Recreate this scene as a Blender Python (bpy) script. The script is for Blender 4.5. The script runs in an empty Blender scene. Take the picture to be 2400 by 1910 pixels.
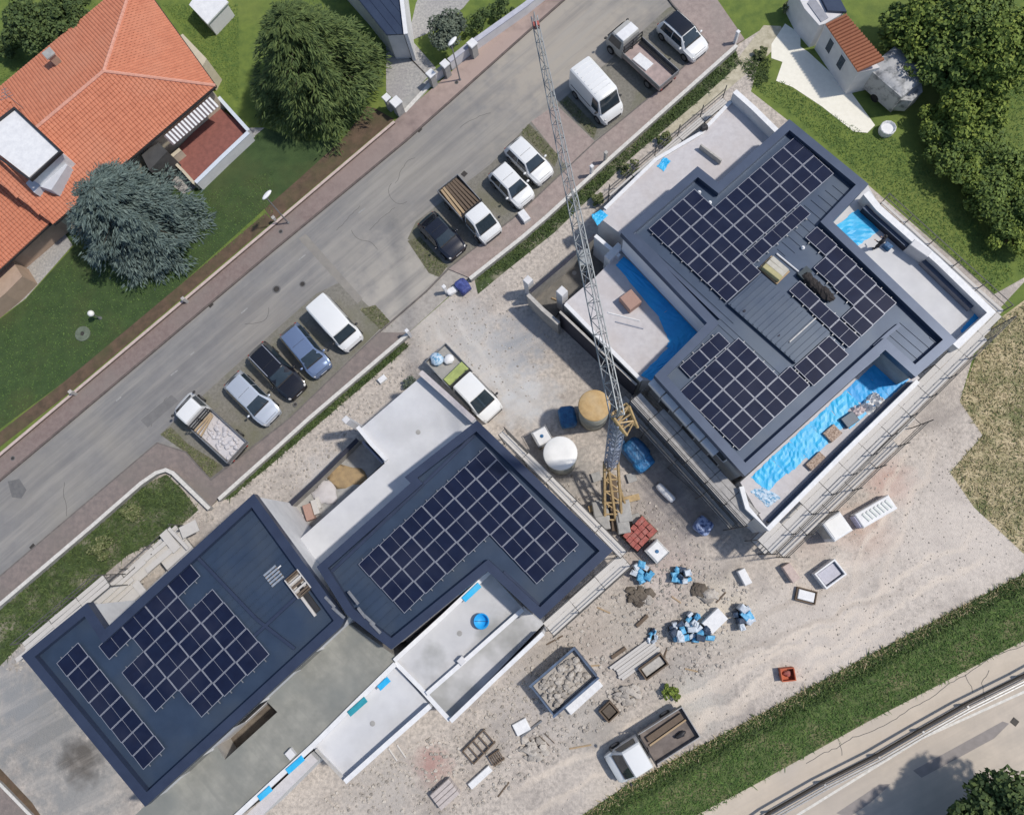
import bpy, math, random
import numpy as np
from mathutils import Vector, Matrix, Quaternion
random.seed(7); rng = np.random.default_rng(7)
S = bpy.context.scene; COL = S.collection
# ------------------------------------------------------------ camera
F = 1700.0; PX, PY = 1200.0, 955.0; NAD = (1350.0, 1300.0); H = 48.8
_c = Vector(((NAD[0]-PX)/F, -(NAD[1]-PY)/F, -1.0)).normalized()
RQ = _c.rotation_difference(Vector((0, 0, -1)))
cam = bpy.data.cameras.new('Camera'); camo = bpy.data.objects.new('Camera', cam); COL.objects.link(camo)
cam.sensor_fit = 'HORIZONTAL'; cam.sensor_width = 36.0; cam.lens = 36.0*F/2400.0
cam.clip_start = 0.5; cam.clip_end = 2000
camo.location = (0, 0, H); camo.rotation_mode = 'QUATERNION'; camo.rotation_quaternion = RQ
S.camera = camo
# ------------------------------------------------------------ sky, sun, exposure
SUN_EL = math.radians(57.0); SH = Vector((-1.0, -0.13)).normalized()      # ground direction of the shadows
W = bpy.data.worlds.new('World'); S.world = W; W.use_nodes = True
wn = W.node_tree.nodes; wl = W.node_tree.links
sky = wn.new('ShaderNodeTexSky'); sky.sky_type = 'NISHITA'; sky.sun_disc = False
sky.sun_elevation = SUN_EL; sky.sun_rotation = math.atan2(-SH.x, -SH.y)
bg = wn['Background']; bg.inputs['Strength'].default_value = 0.13
wl.new(sky.outputs[0], bg.inputs['Color'])
sun = bpy.data.lights.new('Sun', 'SUN'); sun.energy = 3.6; sun.angle = math.radians(2.6); sun.color = (1.0, 0.93, 0.835)
suno = bpy.data.objects.new('Sun', sun); COL.objects.link(suno); suno.location = (60, 10, 90)
suno.rotation_mode = 'QUATERNION'
suno.rotation_quaternion = Vector((SH.x*math.cos(SUN_EL), SH.y*math.cos(SUN_EL), -math.sin(SUN_EL))).to_track_quat('-Z', 'Y')
S.view_settings.view_transform = 'Standard'; S.view_settings.look = 'None'
S.view_settings.exposure = -0.12; S.view_settings.gamma = 1.0; S.view_settings.use_curve_mapping = False
S.render.engine = 'CYCLES'; S.cycles.max_bounces = 6; S.cycles.use_denoising = True
# ------------------------------------------------------------ photo point -> place at height z
def P(x, y, z=0.0):
    d = RQ @ Vector(((x-PX)/F, -(y-PY)/F, -1.0))
    t = (z-H)/d.z
    return Vector((d.x*t, d.y*t, z))
def PP(pts, z=0.0): return [P(x, y, z) for x, y in pts]
# ------------------------------------------------------------ materials
MATS = {}
def M(name, c1, c2=None, scale=3.0, rough=0.8, metal=0.0, bump=0.0, detail=6.0, c3=None, scale3=0.3, amt3=0.5,
      island=None, lo=0.35, hi=0.65, spec=0.5, bscale=None, coat=0.0, trans=0.0, noisedim=None):
    if name in MATS: return MATS[name]
    m = bpy.data.materials.new(name); m.use_nodes = True; nt = m.node_tree; N = nt.nodes; L = nt.links
    b = N['Principled BSDF']; b.inputs['Roughness'].default_value = rough; b.inputs['Metallic'].default_value = metal
    b.inputs['Specular IOR Level'].default_value = spec; b.inputs['Coat Weight'].default_value = coat
    geo = N.new('ShaderNodeNewGeometry')
    col = None
    if c2 is None: c2 = tuple(x*0.82 for x in c1)
    nz = N.new('ShaderNodeTexNoise'); nz.inputs['Scale'].default_value = scale; nz.inputs['Detail'].default_value = detail
    nz.inputs['Roughness'].default_value = 0.62
    L.new(geo.outputs['Position'], nz.inputs['Vector'])
    r = N.new('ShaderNodeValToRGB'); r.color_ramp.elements[0].position = lo; r.color_ramp.elements[1].position = hi
    r.color_ramp.elements[0].color = (*c2, 1); r.color_ramp.elements[1].color = (*c1, 1)
    L.new(nz.outputs['Fac'], r.inputs['Fac']); col = r.outputs['Color']
    if c3 is not None:
        n3 = N.new('ShaderNodeTexNoise'); n3.inputs['Scale'].default_value = scale3; n3.inputs['Detail'].default_value = 4
        L.new(geo.outputs['Position'], n3.inputs['Vector'])
        mr = N.new('ShaderNodeMapRange'); mr.inputs['From Min'].default_value = 0.48; mr.inputs['From Max'].default_value = 0.68
        mr.inputs['To Max'].default_value = amt3
        L.new(n3.outputs['Fac'], mr.inputs['Value'])
        mx = N.new('ShaderNodeMix'); mx.data_type = 'RGBA'; L.new(mr.outputs[0], mx.inputs['Factor'])
        L.new(col, mx.inputs['A']); mx.inputs['B'].default_value = (*c3, 1); col = mx.outputs['Result']
    if island is not None:
        ri = N.new('ShaderNodeValToRGB'); ri.color_ramp.elements[0].color = (*island[0], 1); ri.color_ramp.elements[1].color = (*island[-1], 1)
        if len(island) == 3:
            e = ri.color_ramp.elements.new(0.5); e.color = (*island[1], 1)
        L.new(geo.outputs['Random Per Island'], ri.inputs['Fac'])
        mx = N.new('ShaderNodeMix'); mx.data_type = 'RGBA'; mx.inputs['Factor'].default_value = 0.75
        L.new(col, mx.inputs['A']); L.new(ri.outputs['Color'], mx.inputs['B']); col = mx.outputs['Result']
    L.new(col, b.inputs['Base Color'])
    if bump > 0:
        n2 = N.new('ShaderNodeTexNoise'); n2.inputs['Scale'].default_value = bscale or scale*3; n2.inputs['Detail'].default_value = 5
        L.new(geo.outputs['Position'], n2.inputs['Vector'])
        bp = N.new('ShaderNodeBump'); bp.inputs['Strength'].default_value = bump; bp.inputs['Distance'].default_value = 0.05
        L.new(n2.outputs['Fac'], bp.inputs['Height']); L.new(bp.outputs[0], b.inputs['Normal'])
    if trans > 0:
        b.inputs['Transmission Weight'].default_value = 0.0
        b.inputs['Subsurface Weight'].default_value = 0.0
    MATS[name] = m
    m['cols'] = 1
    return m
def stain_or_light(m, px, rad, color, amt=0.8, nscale=1.2):
    """a patch of its own shape (brick dust, damp, lime, painted brightness) on a ground material"""
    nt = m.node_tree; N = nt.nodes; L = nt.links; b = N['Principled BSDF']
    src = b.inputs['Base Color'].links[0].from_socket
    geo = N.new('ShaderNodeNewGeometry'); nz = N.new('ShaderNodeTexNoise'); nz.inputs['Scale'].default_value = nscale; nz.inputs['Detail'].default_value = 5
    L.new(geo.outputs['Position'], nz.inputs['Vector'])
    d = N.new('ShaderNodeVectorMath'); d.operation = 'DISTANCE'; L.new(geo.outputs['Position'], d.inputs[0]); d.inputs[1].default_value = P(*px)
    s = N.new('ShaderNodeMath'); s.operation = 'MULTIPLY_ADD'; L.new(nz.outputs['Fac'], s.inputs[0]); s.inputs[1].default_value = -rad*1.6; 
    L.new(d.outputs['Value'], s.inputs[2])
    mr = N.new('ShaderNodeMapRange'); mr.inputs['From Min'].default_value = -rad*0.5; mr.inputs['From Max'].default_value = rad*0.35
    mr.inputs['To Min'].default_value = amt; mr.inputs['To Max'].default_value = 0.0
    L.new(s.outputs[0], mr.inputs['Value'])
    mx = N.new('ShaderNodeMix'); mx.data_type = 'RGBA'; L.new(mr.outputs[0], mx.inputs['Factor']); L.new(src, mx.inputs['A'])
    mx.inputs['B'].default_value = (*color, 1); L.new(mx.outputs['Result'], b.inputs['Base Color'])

m_lawn   = M('lawn', (0.150,0.205,0.038), (0.090,0.140,0.028), 1.3, 0.9, bump=0.6, bscale=18, c3=(0.175,0.21,0.05), scale3=0.22, amt3=0.6)
m_lawnd  = M('deep_green_lawn', (0.050,0.088,0.026), (0.032,0.062,0.018), 1.1, 0.9, bump=0.6, bscale=18, c3=(0.075,0.085,0.028), scale3=0.18, amt3=0.7)
m_rough  = M('rough_grass', (0.115,0.165,0.050), (0.05,0.075,0.026), 2.2, 0.9, bump=0.8, bscale=12, c3=(0.22,0.20,0.11), scale3=0.6, amt3=0.8)
m_bank   = M('bank_weeds_soil', (0.070,0.105,0.032), (0.032,0.05,0.018), 2.4, 0.9, bump=0.8, bscale=12, c3=(0.26,0.24,0.18), scale3=0.7, amt3=0.8)
m_leafm  = M('mid_leaves', (0.10,0.15,0.03), (0.05,0.085,0.018), 1.0, 0.8, island=((0.05,0.09,0.02),(0.105,0.165,0.03),(0.19,0.26,0.045)))
m_dry    = M('dry_meadow', (0.56,0.47,0.31), (0.29,0.26,0.14), 1.6, 0.95, bump=0.8, bscale=9, c3=(0.10,0.13,0.04), scale3=0.5, amt3=0.8)
m_site   = M('site_gravel', (0.54,0.485,0.43), (0.335,0.305,0.275), 4.2, 0.95, bump=0.7, bscale=11, detail=12, lo=0.38, hi=0.60, c3=(0.29,0.262,0.242), scale3=0.36, amt3=0.75)
m_asph   = M('asphalt', (0.235,0.232,0.228), (0.195,0.193,0.195), 0.9, 0.9, bump=0.2, bscale=30, detail=10, c3=(0.275,0.26,0.23), scale3=0.13, amt3=0.8)
m_pave   = M('brick_paving', (0.24,0.19,0.175), (0.19,0.145,0.135), 3.5, 0.9, bump=0.4, bscale=14, c3=(0.22,0.19,0.175), scale3=0.3, amt3=0.7)
m_pave2  = M('grey_pink_paving', (0.245,0.205,0.19), (0.18,0.155,0.148), 3.0, 0.9, bump=0.4, bscale=14, c3=(0.19,0.17,0.155), scale3=0.4, amt3=0.7)
m_block  = M('grass_blocks', (0.225,0.215,0.19), (0.16,0.155,0.135), 5.0, 0.95, bump=0.6, bscale=16, c3=(0.15,0.15,0.10), scale3=0.45, amt3=0.8)
m_kerb   = M('kerb_concrete', (0.50,0.48,0.45), (0.36,0.35,0.33), 4, 0.9, bump=0.2)
m_conc   = M('concrete', (0.40,0.395,0.38), (0.28,0.28,0.275), 2.0, 0.9, bump=0.25, c3=(0.30,0.29,0.27), scale3=0.5, amt3=0.7)
m_slab   = M('grey_roof_slab', (0.30,0.30,0.27), (0.22,0.225,0.205), 1.2, 0.9, bump=0.15, c3=(0.17,0.185,0.18), scale3=0.35, amt3=0.7)
m_white  = M('white_screed', (0.60,0.61,0.63), (0.53,0.54,0.565), 0.8, 0.75, bump=0.05, c3=(0.46,0.465,0.47), scale3=0.45, amt3=0.5)
m_pinkw  = M('fibre_screed', (0.56,0.545,0.56), (0.49,0.475,0.49), 3.0, 0.85, bump=0.1, c3=(0.48,0.44,0.43), scale3=0.5, amt3=0.5)
m_plast  = M('white_plaster', (0.66,0.66,0.67), (0.57,0.57,0.585), 1.2, 0.85, bump=0.08)
m_block2 = M('raw_blockwork', (0.36,0.35,0.33), (0.24,0.235,0.225), 2.2, 0.95, bump=0.3, c3=(0.45,0.42,0.38), scale3=0.6, amt3=0.6)
m_roof   = M('blue_metal_roof', (0.043,0.069,0.118), (0.034,0.056,0.099), 0.8, 0.42, 0.25, c3=(0.062,0.083,0.115), scale3=0.3, amt3=0.7)
m_roof1  = M('slate_metal_roof', (0.051,0.079,0.131), (0.040,0.064,0.110), 0.8, 0.42, 0.25, c3=(0.082,0.108,0.145), scale3=0.3, amt3=0.7)
m_cap    = M('blue_metal_capping', (0.046,0.063,0.111), (0.038,0.052,0.094), 1.0, 0.40, 0.3)
m_cap1   = M('slate_metal_capping', (0.070,0.095,0.150), (0.058,0.080,0.130), 1.0, 0.40, 0.3)
m_cell   = M('solar_cells', (0.010,0.015,0.040), (0.008,0.011,0.031), 1.5, 0.16, 0.0, spec=0.45, c3=(0.022,0.026,0.050), scale3=0.35, amt3=0.8)
m_frame  = M('solar_frame', (0.40,0.42,0.48), (0.32,0.34,0.40), 5, 0.4, 0.3)
m_tile   = M('terracotta_tiles', (0.56,0.215,0.125), (0.47,0.170,0.098), 2.0, 0.85, bump=0.2, c3=(0.53,0.225,0.140), scale3=0.3, amt3=0.6)
m_tileo  = M('orange_tiles', (0.50,0.20,0.10), (0.34,0.12,0.07), 3.0, 0.85, bump=0.2, island=((0.50,0.22,0.11),(0.40,0.15,0.085)))
m_ridge  = M('ridge_tiles', (0.64,0.33,0.25), (0.54,0.27,0.20), 4.0, 0.85)
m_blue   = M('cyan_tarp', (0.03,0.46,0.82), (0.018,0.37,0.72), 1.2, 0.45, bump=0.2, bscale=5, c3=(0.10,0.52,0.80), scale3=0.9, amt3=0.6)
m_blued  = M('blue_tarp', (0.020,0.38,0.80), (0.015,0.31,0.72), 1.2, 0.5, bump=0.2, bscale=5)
m_tarpb  = M('blue_wrap', (0.03,0.16,0.34), (0.015,0.08,0.20), 3.5, 0.5, bump=0.8, bscale=6)
m_bagb   = M('white_blue_wrap', (0.50,0.62,0.74), (0.10,0.30,0.50), 5.0, 0.5, bump=0.8, bscale=9, lo=0.42, hi=0.52)
m_glass  = M('dark_glass', (0.030,0.045,0.058), (0.022,0.034,0.045), 2, 0.06, spec=0.8)
m_glassb = M('window_glass', (0.03,0.045,0.06), (0.02,0.03,0.04), 2, 0.08, spec=0.8)
m_carw   = M('white_car_paint', (0.74,0.755,0.76), (0.72,0.735,0.74), 1, 0.28, coat=0.6)
m_cars   = M('silver_car_paint', (0.60,0.65,0.72), (0.58,0.63,0.70), 1, 0.28, 0.4, coat=0.6)
m_carb   = M('blue_car_paint', (0.20,0.27,0.42), (0.185,0.25,0.40), 1, 0.28, 0.4, coat=0.6)
m_cark   = M('black_car_paint', (0.010,0.010,0.014), (0.009,0.009,0.012), 1, 0.2, coat=0.8)
m_carn   = M('navy_car_paint', (0.012,0.014,0.024), (0.010,0.012,0.02), 1, 0.2, coat=0.8)
m_tyre   = M('tyre_rubber', (0.018,0.018,0.018), (0.013,0.013,0.013), 5, 0.9)
m_rim    = M('wheel_rim', (0.35,0.35,0.36), (0.3,0.3,0.3), 5, 0.35, 0.8)
m_dark   = M('dark_plastic', (0.03,0.03,0.033), (0.022,0.022,0.025), 3, 0.6)
m_lamp   = M('lamp_lens', (0.62,0.62,0.60), (0.5,0.5,0.5), 5, 0.15)
m_red    = M('red_lens', (0.35,0.02,0.015), (0.28,0.015,0.01), 5, 0.2)
m_steel  = M('galvanised_steel', (0.36,0.37,0.38), (0.26,0.265,0.275), 6, 0.45, 0.6)
m_craneg = M('grey_crane_steel', (0.36,0.385,0.40), (0.26,0.28,0.29), 5, 0.5, 0.2)
m_craneb = M('blue_grey_mast_steel', (0.31,0.36,0.46), (0.25,0.29,0.38), 3, 0.5, 0.2)
m_craney = M('yellow_crane_steel', (0.46,0.335,0.17), (0.32,0.225,0.11), 4, 0.55, 0.1)
m_wood   = M('sawn_timber', (0.44,0.33,0.20), (0.31,0.22,0.13), 4, 0.85, bump=0.2, island=((0.46,0.35,0.22),(0.33,0.24,0.15)))
m_wooddk = M('weathered_timber', (0.17,0.125,0.09), (0.09,0.065,0.048), 4, 0.9, bump=0.2, island=((0.19,0.14,0.10),(0.10,0.075,0.055)))
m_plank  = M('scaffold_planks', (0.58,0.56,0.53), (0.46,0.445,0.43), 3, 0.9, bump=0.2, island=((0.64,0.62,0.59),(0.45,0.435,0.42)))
m_ytank  = M('tan_lid', (0.52,0.36,0.17), (0.42,0.28,0.13), 4, 0.85, bump=0.3, c3=(0.55,0.44,0.28), scale3=0.9)
m_silo   = M('dusty_silo_wall', (0.36,0.36,0.32), (0.24,0.25,0.22), 2.5, 0.8, bump=0.15)
m_wtank  = M('white_tank', (0.78,0.78,0.76), (0.72,0.72,0.70), 2, 0.6)
m_wsh    = M('white_sheet', (0.76,0.77,0.78), (0.66,0.67,0.69), 3, 0.6, bump=0.2)
m_brick  = M('hollow_bricks', (0.42,0.27,0.22), (0.30,0.19,0.155), 5, 0.9, bump=0.3, island=((0.46,0.31,0.26),(0.34,0.21,0.17)))
m_redp   = M('red_debris', (0.42,0.12,0.10), (0.26,0.075,0.065), 5, 0.8, bump=0.4, c3=(0.45,0.28,0.24), scale3=1.5)
m_rust   = M('orange_plastic', (0.50,0.12,0.05), (0.38,0.09,0.04), 5, 0.7)
m_stone  = M('rubble_stones', (0.50,0.46,0.41), (0.30,0.28,0.25), 3, 0.95, island=((0.56,0.52,0.47),(0.24,0.22,0.20)))
m_earth  = M('dark_earth', (0.15,0.125,0.10), (0.085,0.07,0.058), 2, 0.95, bump=0.6, c3=(0.22,0.19,0.15), scale3=0.8)
m_skip   = M('blue_grey_skip_steel', (0.10,0.15,0.24), (0.06,0.09,0.15), 2, 0.6, 0.1)
m_bark   = M('bark', (0.09,0.068,0.05), (0.05,0.04,0.03), 5, 0.95)
m_conif  = M('green_conifer_needles', (0.07,0.11,0.025), (0.03,0.055,0.015), 2.0, 0.85, island=((0.040,0.068,0.020),(0.080,0.122,0.033),(0.145,0.19,0.056)))
m_spruce = M('blue_spruce_needles', (0.11,0.17,0.165), (0.05,0.085,0.085), 2.0, 0.85, island=((0.055,0.082,0.076),(0.105,0.145,0.132),(0.175,0.225,0.20)))
m_leaf   = M('broad_leaves', (0.09,0.14,0.025), (0.045,0.08,0.016), 1.0, 0.8, island=((0.085,0.135,0.020),(0.16,0.225,0.032),(0.26,0.32,0.05)))
m_leafd  = M('dark_leaves', (0.04,0.07,0.02), (0.02,0.038,0.013), 1.0, 0.8, island=((0.035,0.065,0.018),(0.07,0.115,0.030),(0.125,0.175,0.045)))
m_olive  = M('olive_leaves', (0.13,0.16,0.12), (0.07,0.09,0.065), 1.0, 0.8, island=((0.06,0.08,0.055),(0.11,0.14,0.10),(0.17,0.20,0.15)))
m_blade  = M('grass_blades', (0.075,0.14,0.028), (0.04,0.085,0.018), 0.8, 0.85, island=((0.055,0.12,0.028),(0.092,0.178,0.038),(0.165,0.25,0.062)))
m_weed   = M('weeds', (0.10,0.13,0.05), (0.045,0.07,0.022), 0.8, 0.9, island=((0.06,0.085,0.028),(0.12,0.155,0.05),(0.32,0.31,0.17)))
m_straw  = M('straw_blades', (0.34,0.28,0.15), (0.20,0.17,0.08), 0.8, 0.9, island=((0.20,0.20,0.085),(0.46,0.38,0.22),(0.66,0.56,0.38)))
m_limes  = M('white_gravel_yard', (0.82,0.80,0.71), (0.76,0.74,0.65), 3.0, 0.95, bump=0.1)
m_path   = M('cycle_path', (0.56,0.49,0.405), (0.50,0.44,0.365), 1.2, 0.9, bump=0.15, c3=(0.43,0.39,0.35), scale3=0.3, amt3=0.6)
m_road   = M('main_road', (0.54,0.475,0.40), (0.46,0.41,0.35), 1.0, 0.9, bump=0.15, c3=(0.42,0.375,0.33), scale3=0.25, amt3=0.5)
m_paint  = M('road_paint', (0.72,0.70,0.66), (0.55,0.54,0.50), 4, 0.8)
m_wornp  = M('worn_road_paint', (0.34,0.34,0.33), (0.24,0.24,0.24), 8, 0.85)
m_stonep = M('flagstones', (0.43,0.42,0.40), (0.26,0.26,0.26), 6, 0.9, bump=0.4, c3=(0.30,0.29,0.30), scale3=0.5)
m_terrf  = M('red_balcony_tiles', (0.27,0.105,0.085), (0.20,0.078,0.065), 3, 0.8, bump=0.1)
m_cream  = M('cream_plaster', (0.58,0.52,0.40), (0.50,0.45,0.35), 2, 0.85)
m_beige  = M('beige_plaster', (0.42,0.31,0.235), (0.36,0.265,0.20), 2, 0.9)
m_tarpg  = M('grey_tarp', (0.40,0.41,0.42), (0.15,0.16,0.17), 1.6, 0.55, bump=0.8, bscale=3, lo=0.36, hi=0.50)
m_navyr  = M('navy_roof', (0.045,0.065,0.11), (0.035,0.05,0.09), 1, 0.4, 0.2)
m_skin   = M('skin', (0.45,0.28,0.20), (0.40,0.24,0.17), 5, 0.6)
m_cloth  = M('dark_work_clothes', (0.035,0.036,0.045), (0.022,0.023,0.03), 6, 0.9)
m_lime   = M('lime_green_sheet', (0.40,0.47,0.16), (0.30,0.36,0.12), 3, 0.6, bump=0.3)
m_patch  = M('asphalt_patch', (0.155,0.155,0.155), (0.125,0.125,0.128), 3, 0.9, bump=0.2)
m_iron   = M('cast_iron', (0.075,0.068,0.062), (0.05,0.047,0.045), 8, 0.7, 0.4)
m_mud    = M('brown_dirt', (0.135,0.09,0.06), (0.08,0.058,0.038), 1.5, 0.95, bump=0.4, c3=(0.07,0.08,0.03), scale3=0.5)
m_netd   = M('dark_sheet_or_shade', (0.03,0.032,0.05), (0.022,0.024,0.038), 3, 0.8)
# damp, lime and brick-dust patches that the site ground carries
for px, r, c, a in (((2085,1128),1.7,(0.42,0.24,0.19),.75), ((2030,1245),2.0,(0.44,0.30,0.23),.7), ((1010,1790),1.3,(0.36,0.20,0.18),.75),
                    ((1900,1230),2.2,(0.42,0.31,0.26),.5), ((1560,1330),2.5,(0.50,0.40,0.37),.5), ((1245,1540),2.5,(0.30,0.27,0.24),.6),
                    ((1140,850),3.5,(0.50,0.50,0.50),.75), ((1230,930),2.4,(0.52,0.54,0.56),.75), ((1220,800),2.4,(0.27,0.29,0.32),.75), ((1080,760),2.6,(0.42,0.42,0.42),.6), ((1250,1640),3.0,(0.38,0.36,0.35),.6), ((900,1850),3.0,(0.38,0.36,0.34),.65),
                    ((1090,1000),2.0,(0.54,0.52,0.50),.5), ((1690,1440),2.6,(0.56,0.51,0.42),.6), ((1400,1500),2.0,(0.34,0.29,0.25),.5),
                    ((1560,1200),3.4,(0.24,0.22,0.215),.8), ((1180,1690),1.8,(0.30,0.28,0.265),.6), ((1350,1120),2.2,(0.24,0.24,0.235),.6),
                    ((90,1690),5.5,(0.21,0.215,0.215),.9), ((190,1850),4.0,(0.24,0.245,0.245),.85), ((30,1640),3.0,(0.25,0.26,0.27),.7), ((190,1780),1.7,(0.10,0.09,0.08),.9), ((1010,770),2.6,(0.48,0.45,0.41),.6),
                    ((2250,1250),6.5,(0.66,0.60,0.54),.55), ((1950,1480),6.0,(0.64,0.58,0.52),.55), ((2050,1000),3.0,(0.60,0.545,0.49),.5), ((1380,1680),2.6,(0.36,0.345,0.32),.6), ((1470,1450),2.2,(0.38,0.345,0.30),.6), ((1330,1440),1.6,(0.40,0.36,0.33),.6), ((1620,1640),2.2,(0.46,0.45,0.41),.6), ((1480,1860),3.0,(0.56,0.50,0.42),.5),
                    ((860,1210),1.5,(0.50,0.49,0.47),.6), ((760,1120),2.0,(0.46,0.45,0.45),.6), ((800,1100),1.5,(0.38,0.37,0.37),.5)):
    stain_or_light(m_site, px, r, c, a)
for px, r, c, a in (((960,680),5.0,(0.40,0.375,0.335),.9), ((820,600),3.0,(0.30,0.285,0.26),.7), ((600,760),3.0,(0.25,0.235,0.215),.6),
                    ((1320,90),10.0,(0.38,0.345,0.295),.85), ((1050,330),6.0,(0.29,0.275,0.25),.6), ((300,940),2.5,(0.185,0.187,0.19),.6), ((760,470),2.4,(0.19,0.19,0.19),.6)):  # pale patches towards the upper end paint brighter light into the street
    stain_or_light(m_asph, px, r, c, a)
def streak(m, a, b, color, amt=0.5, sc=(0.05,1.6)):
    """long wear streaks along the direction a->b"""
    nt = m.node_tree; N = nt.nodes; L = nt.links; bs = N['Principled BSDF']; src = bs.inputs['Base Color'].links[0].from_socket
    d = P(*b)-P(*a); geo = N.new('ShaderNodeNewGeometry'); rt = N.new('ShaderNodeVectorRotate'); rt.rotation_type = 'Z_AXIS'; rt.inputs['Angle'].default_value = -math.atan2(d.y,d.x)
    L.new(geo.outputs['Position'], rt.inputs['Vector']); mp = N.new('ShaderNodeVectorMath'); mp.operation = 'MULTIPLY'; mp.inputs[1].default_value = (sc[0],sc[1],1)
    L.new(rt.outputs[0], mp.inputs[0]); nz = N.new('ShaderNodeTexNoise'); nz.inputs['Scale'].default_value = 1.0; nz.inputs['Detail'].default_value = 7; nz.inputs['Roughness'].default_value = 0.65; L.new(mp.outputs[0], nz.inputs['Vector'])
    mr = N.new('ShaderNodeMapRange'); mr.inputs['From Min'].default_value = 0.47; mr.inputs['From Max'].default_value = 0.66; mr.inputs['To Max'].default_value = amt; L.new(nz.outputs['Fac'], mr.inputs['Value'])
    mx = N.new('ShaderNodeMix'); mx.data_type = 'RGBA'; L.new(mr.outputs[0], mx.inputs['Factor']); L.new(src, mx.inputs['A']); mx.inputs['B'].default_value = (*color,1); L.new(mx.outputs['Result'], bs.inputs['Base Color'])
def track(m, a, b, color, half=0.22, amt=0.6, gap=1.5):
    """a pair of tyre tracks pressed into the ground between two photo points"""
    nt = m.node_tree; N = nt.nodes; L = nt.links; bs = N['Principled BSDF']; A = P(*a); B = P(*b); d = B-A; Ln = d.length
    geo = N.new('ShaderNodeNewGeometry'); sb = N.new('ShaderNodeVectorMath'); sb.operation = 'SUBTRACT'; L.new(geo.outputs['Position'], sb.inputs[0]); sb.inputs[1].default_value = A
    rt = N.new('ShaderNodeVectorRotate'); rt.rotation_type = 'Z_AXIS'; rt.inputs['Angle'].default_value = -math.atan2(d.y,d.x); L.new(sb.outputs[0], rt.inputs['Vector'])
    sp = N.new('ShaderNodeSeparateXYZ'); L.new(rt.outputs[0], sp.inputs[0]); nz = N.new('ShaderNodeTexNoise'); nz.inputs['Scale'].default_value = 0.35; nz.inputs['Detail'].default_value = 6; L.new(geo.outputs['Position'], nz.inputs['Vector'])
    def mth(op, x, y):
        n = N.new('ShaderNodeMath'); n.operation = op
        for i, v in enumerate((x,y)):
            if v is None: continue
            if isinstance(v, (int,float)): n.inputs[i].default_value = v
            else: L.new(v, n.inputs[i])
        return n.outputs[0]
    wob = mth('MULTIPLY', mth('SUBTRACT', nz.outputs['Fac'], 0.5), 2.4); y = mth('ADD', sp.outputs['Y'], wob)
    e = mth('ABSOLUTE', mth('SUBTRACT', mth('ABSOLUTE', y, None), gap/2), None)
    mr = N.new('ShaderNodeMapRange'); mr.inputs['From Min'].default_value = half*0.4; mr.inputs['From Max'].default_value = half*1.3; mr.inputs['To Min'].default_value = amt; mr.inputs['To Max'].default_value = 0.0; L.new(e, mr.inputs['Value'])
    xe = mth('ABSOLUTE', mth('SUBTRACT', sp.outputs['X'], Ln/2), None); m2 = N.new('ShaderNodeMapRange'); m2.inputs['From Min'].default_value = Ln/2-2.5; m2.inputs['From Max'].default_value = Ln/2; m2.inputs['To Min'].default_value = 1.0; m2.inputs['To Max'].default_value = 0.0; L.new(xe, m2.inputs['Value'])
    n2 = N.new('ShaderNodeTexNoise'); n2.inputs['Scale'].default_value = 1.3; n2.inputs['Detail'].default_value = 5; L.new(geo.outputs['Position'], n2.inputs['Vector'])
    f = mth('MULTIPLY', mth('MULTIPLY', mr.outputs[0], m2.outputs[0]), mth('MULTIPLY', n2.outputs['Fac'], 1.7)); src = bs.inputs['Base Color'].links[0].from_socket
    mx = N.new('ShaderNodeMix'); mx.data_type = 'RGBA'; L.new(f, mx.inputs['Factor']); L.new(src, mx.inputs['A']); mx.inputs['B'].default_value = (*color,1); L.new(mx.outputs['Result'], bs.inputs['Base Color'])
for a, b, c in (((1180,1900),(2080,1440),(0.66,0.58,0.49)),((1450,1760),(2330,1260),(0.68,0.60,0.51)),((1950,1560),(2180,1010),(0.64,0.56,0.48)),((980,740),(1290,1010),(0.40,0.39,0.38)),((1020,720),(1190,960),(0.56,0.54,0.51)),((1560,1560),(2150,1330),(0.42,0.37,0.32))):
    track(m_site, a, b, c)
streak(m_asph, (172,980), (950,330), (0.33,0.315,0.29), 0.65, (0.09,1.5)); streak(m_asph, (172,980), (950,330), (0.15,0.15,0.155), 0.5, (0.06,1.1))
streak(m_road, (1873,1907), (2400,1621), (0.38,0.34,0.30), 0.45, (0.05,1.0)); streak(m_path, (1805,1907), (2400,1586), (0.46,0.405,0.345), 0.5, (0.06,1.2))
streak(m_site, (1300,1900), (2200,1400), (0.58,0.53,0.48), 0.35, (0.10,0.9))
stain_or_light(m_pave, (1150,150), 9.0, (0.40,0.31,0.275), .85); stain_or_light(m_pave, (860,380), 6.0, (0.29,0.23,0.21), .6)  # paler towards the top: brighter light painted into the paving colour
streak(m_slab, (600,1700), (680,1790), (0.21,0.215,0.20), 0.6, (0.15,2.2))
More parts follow.
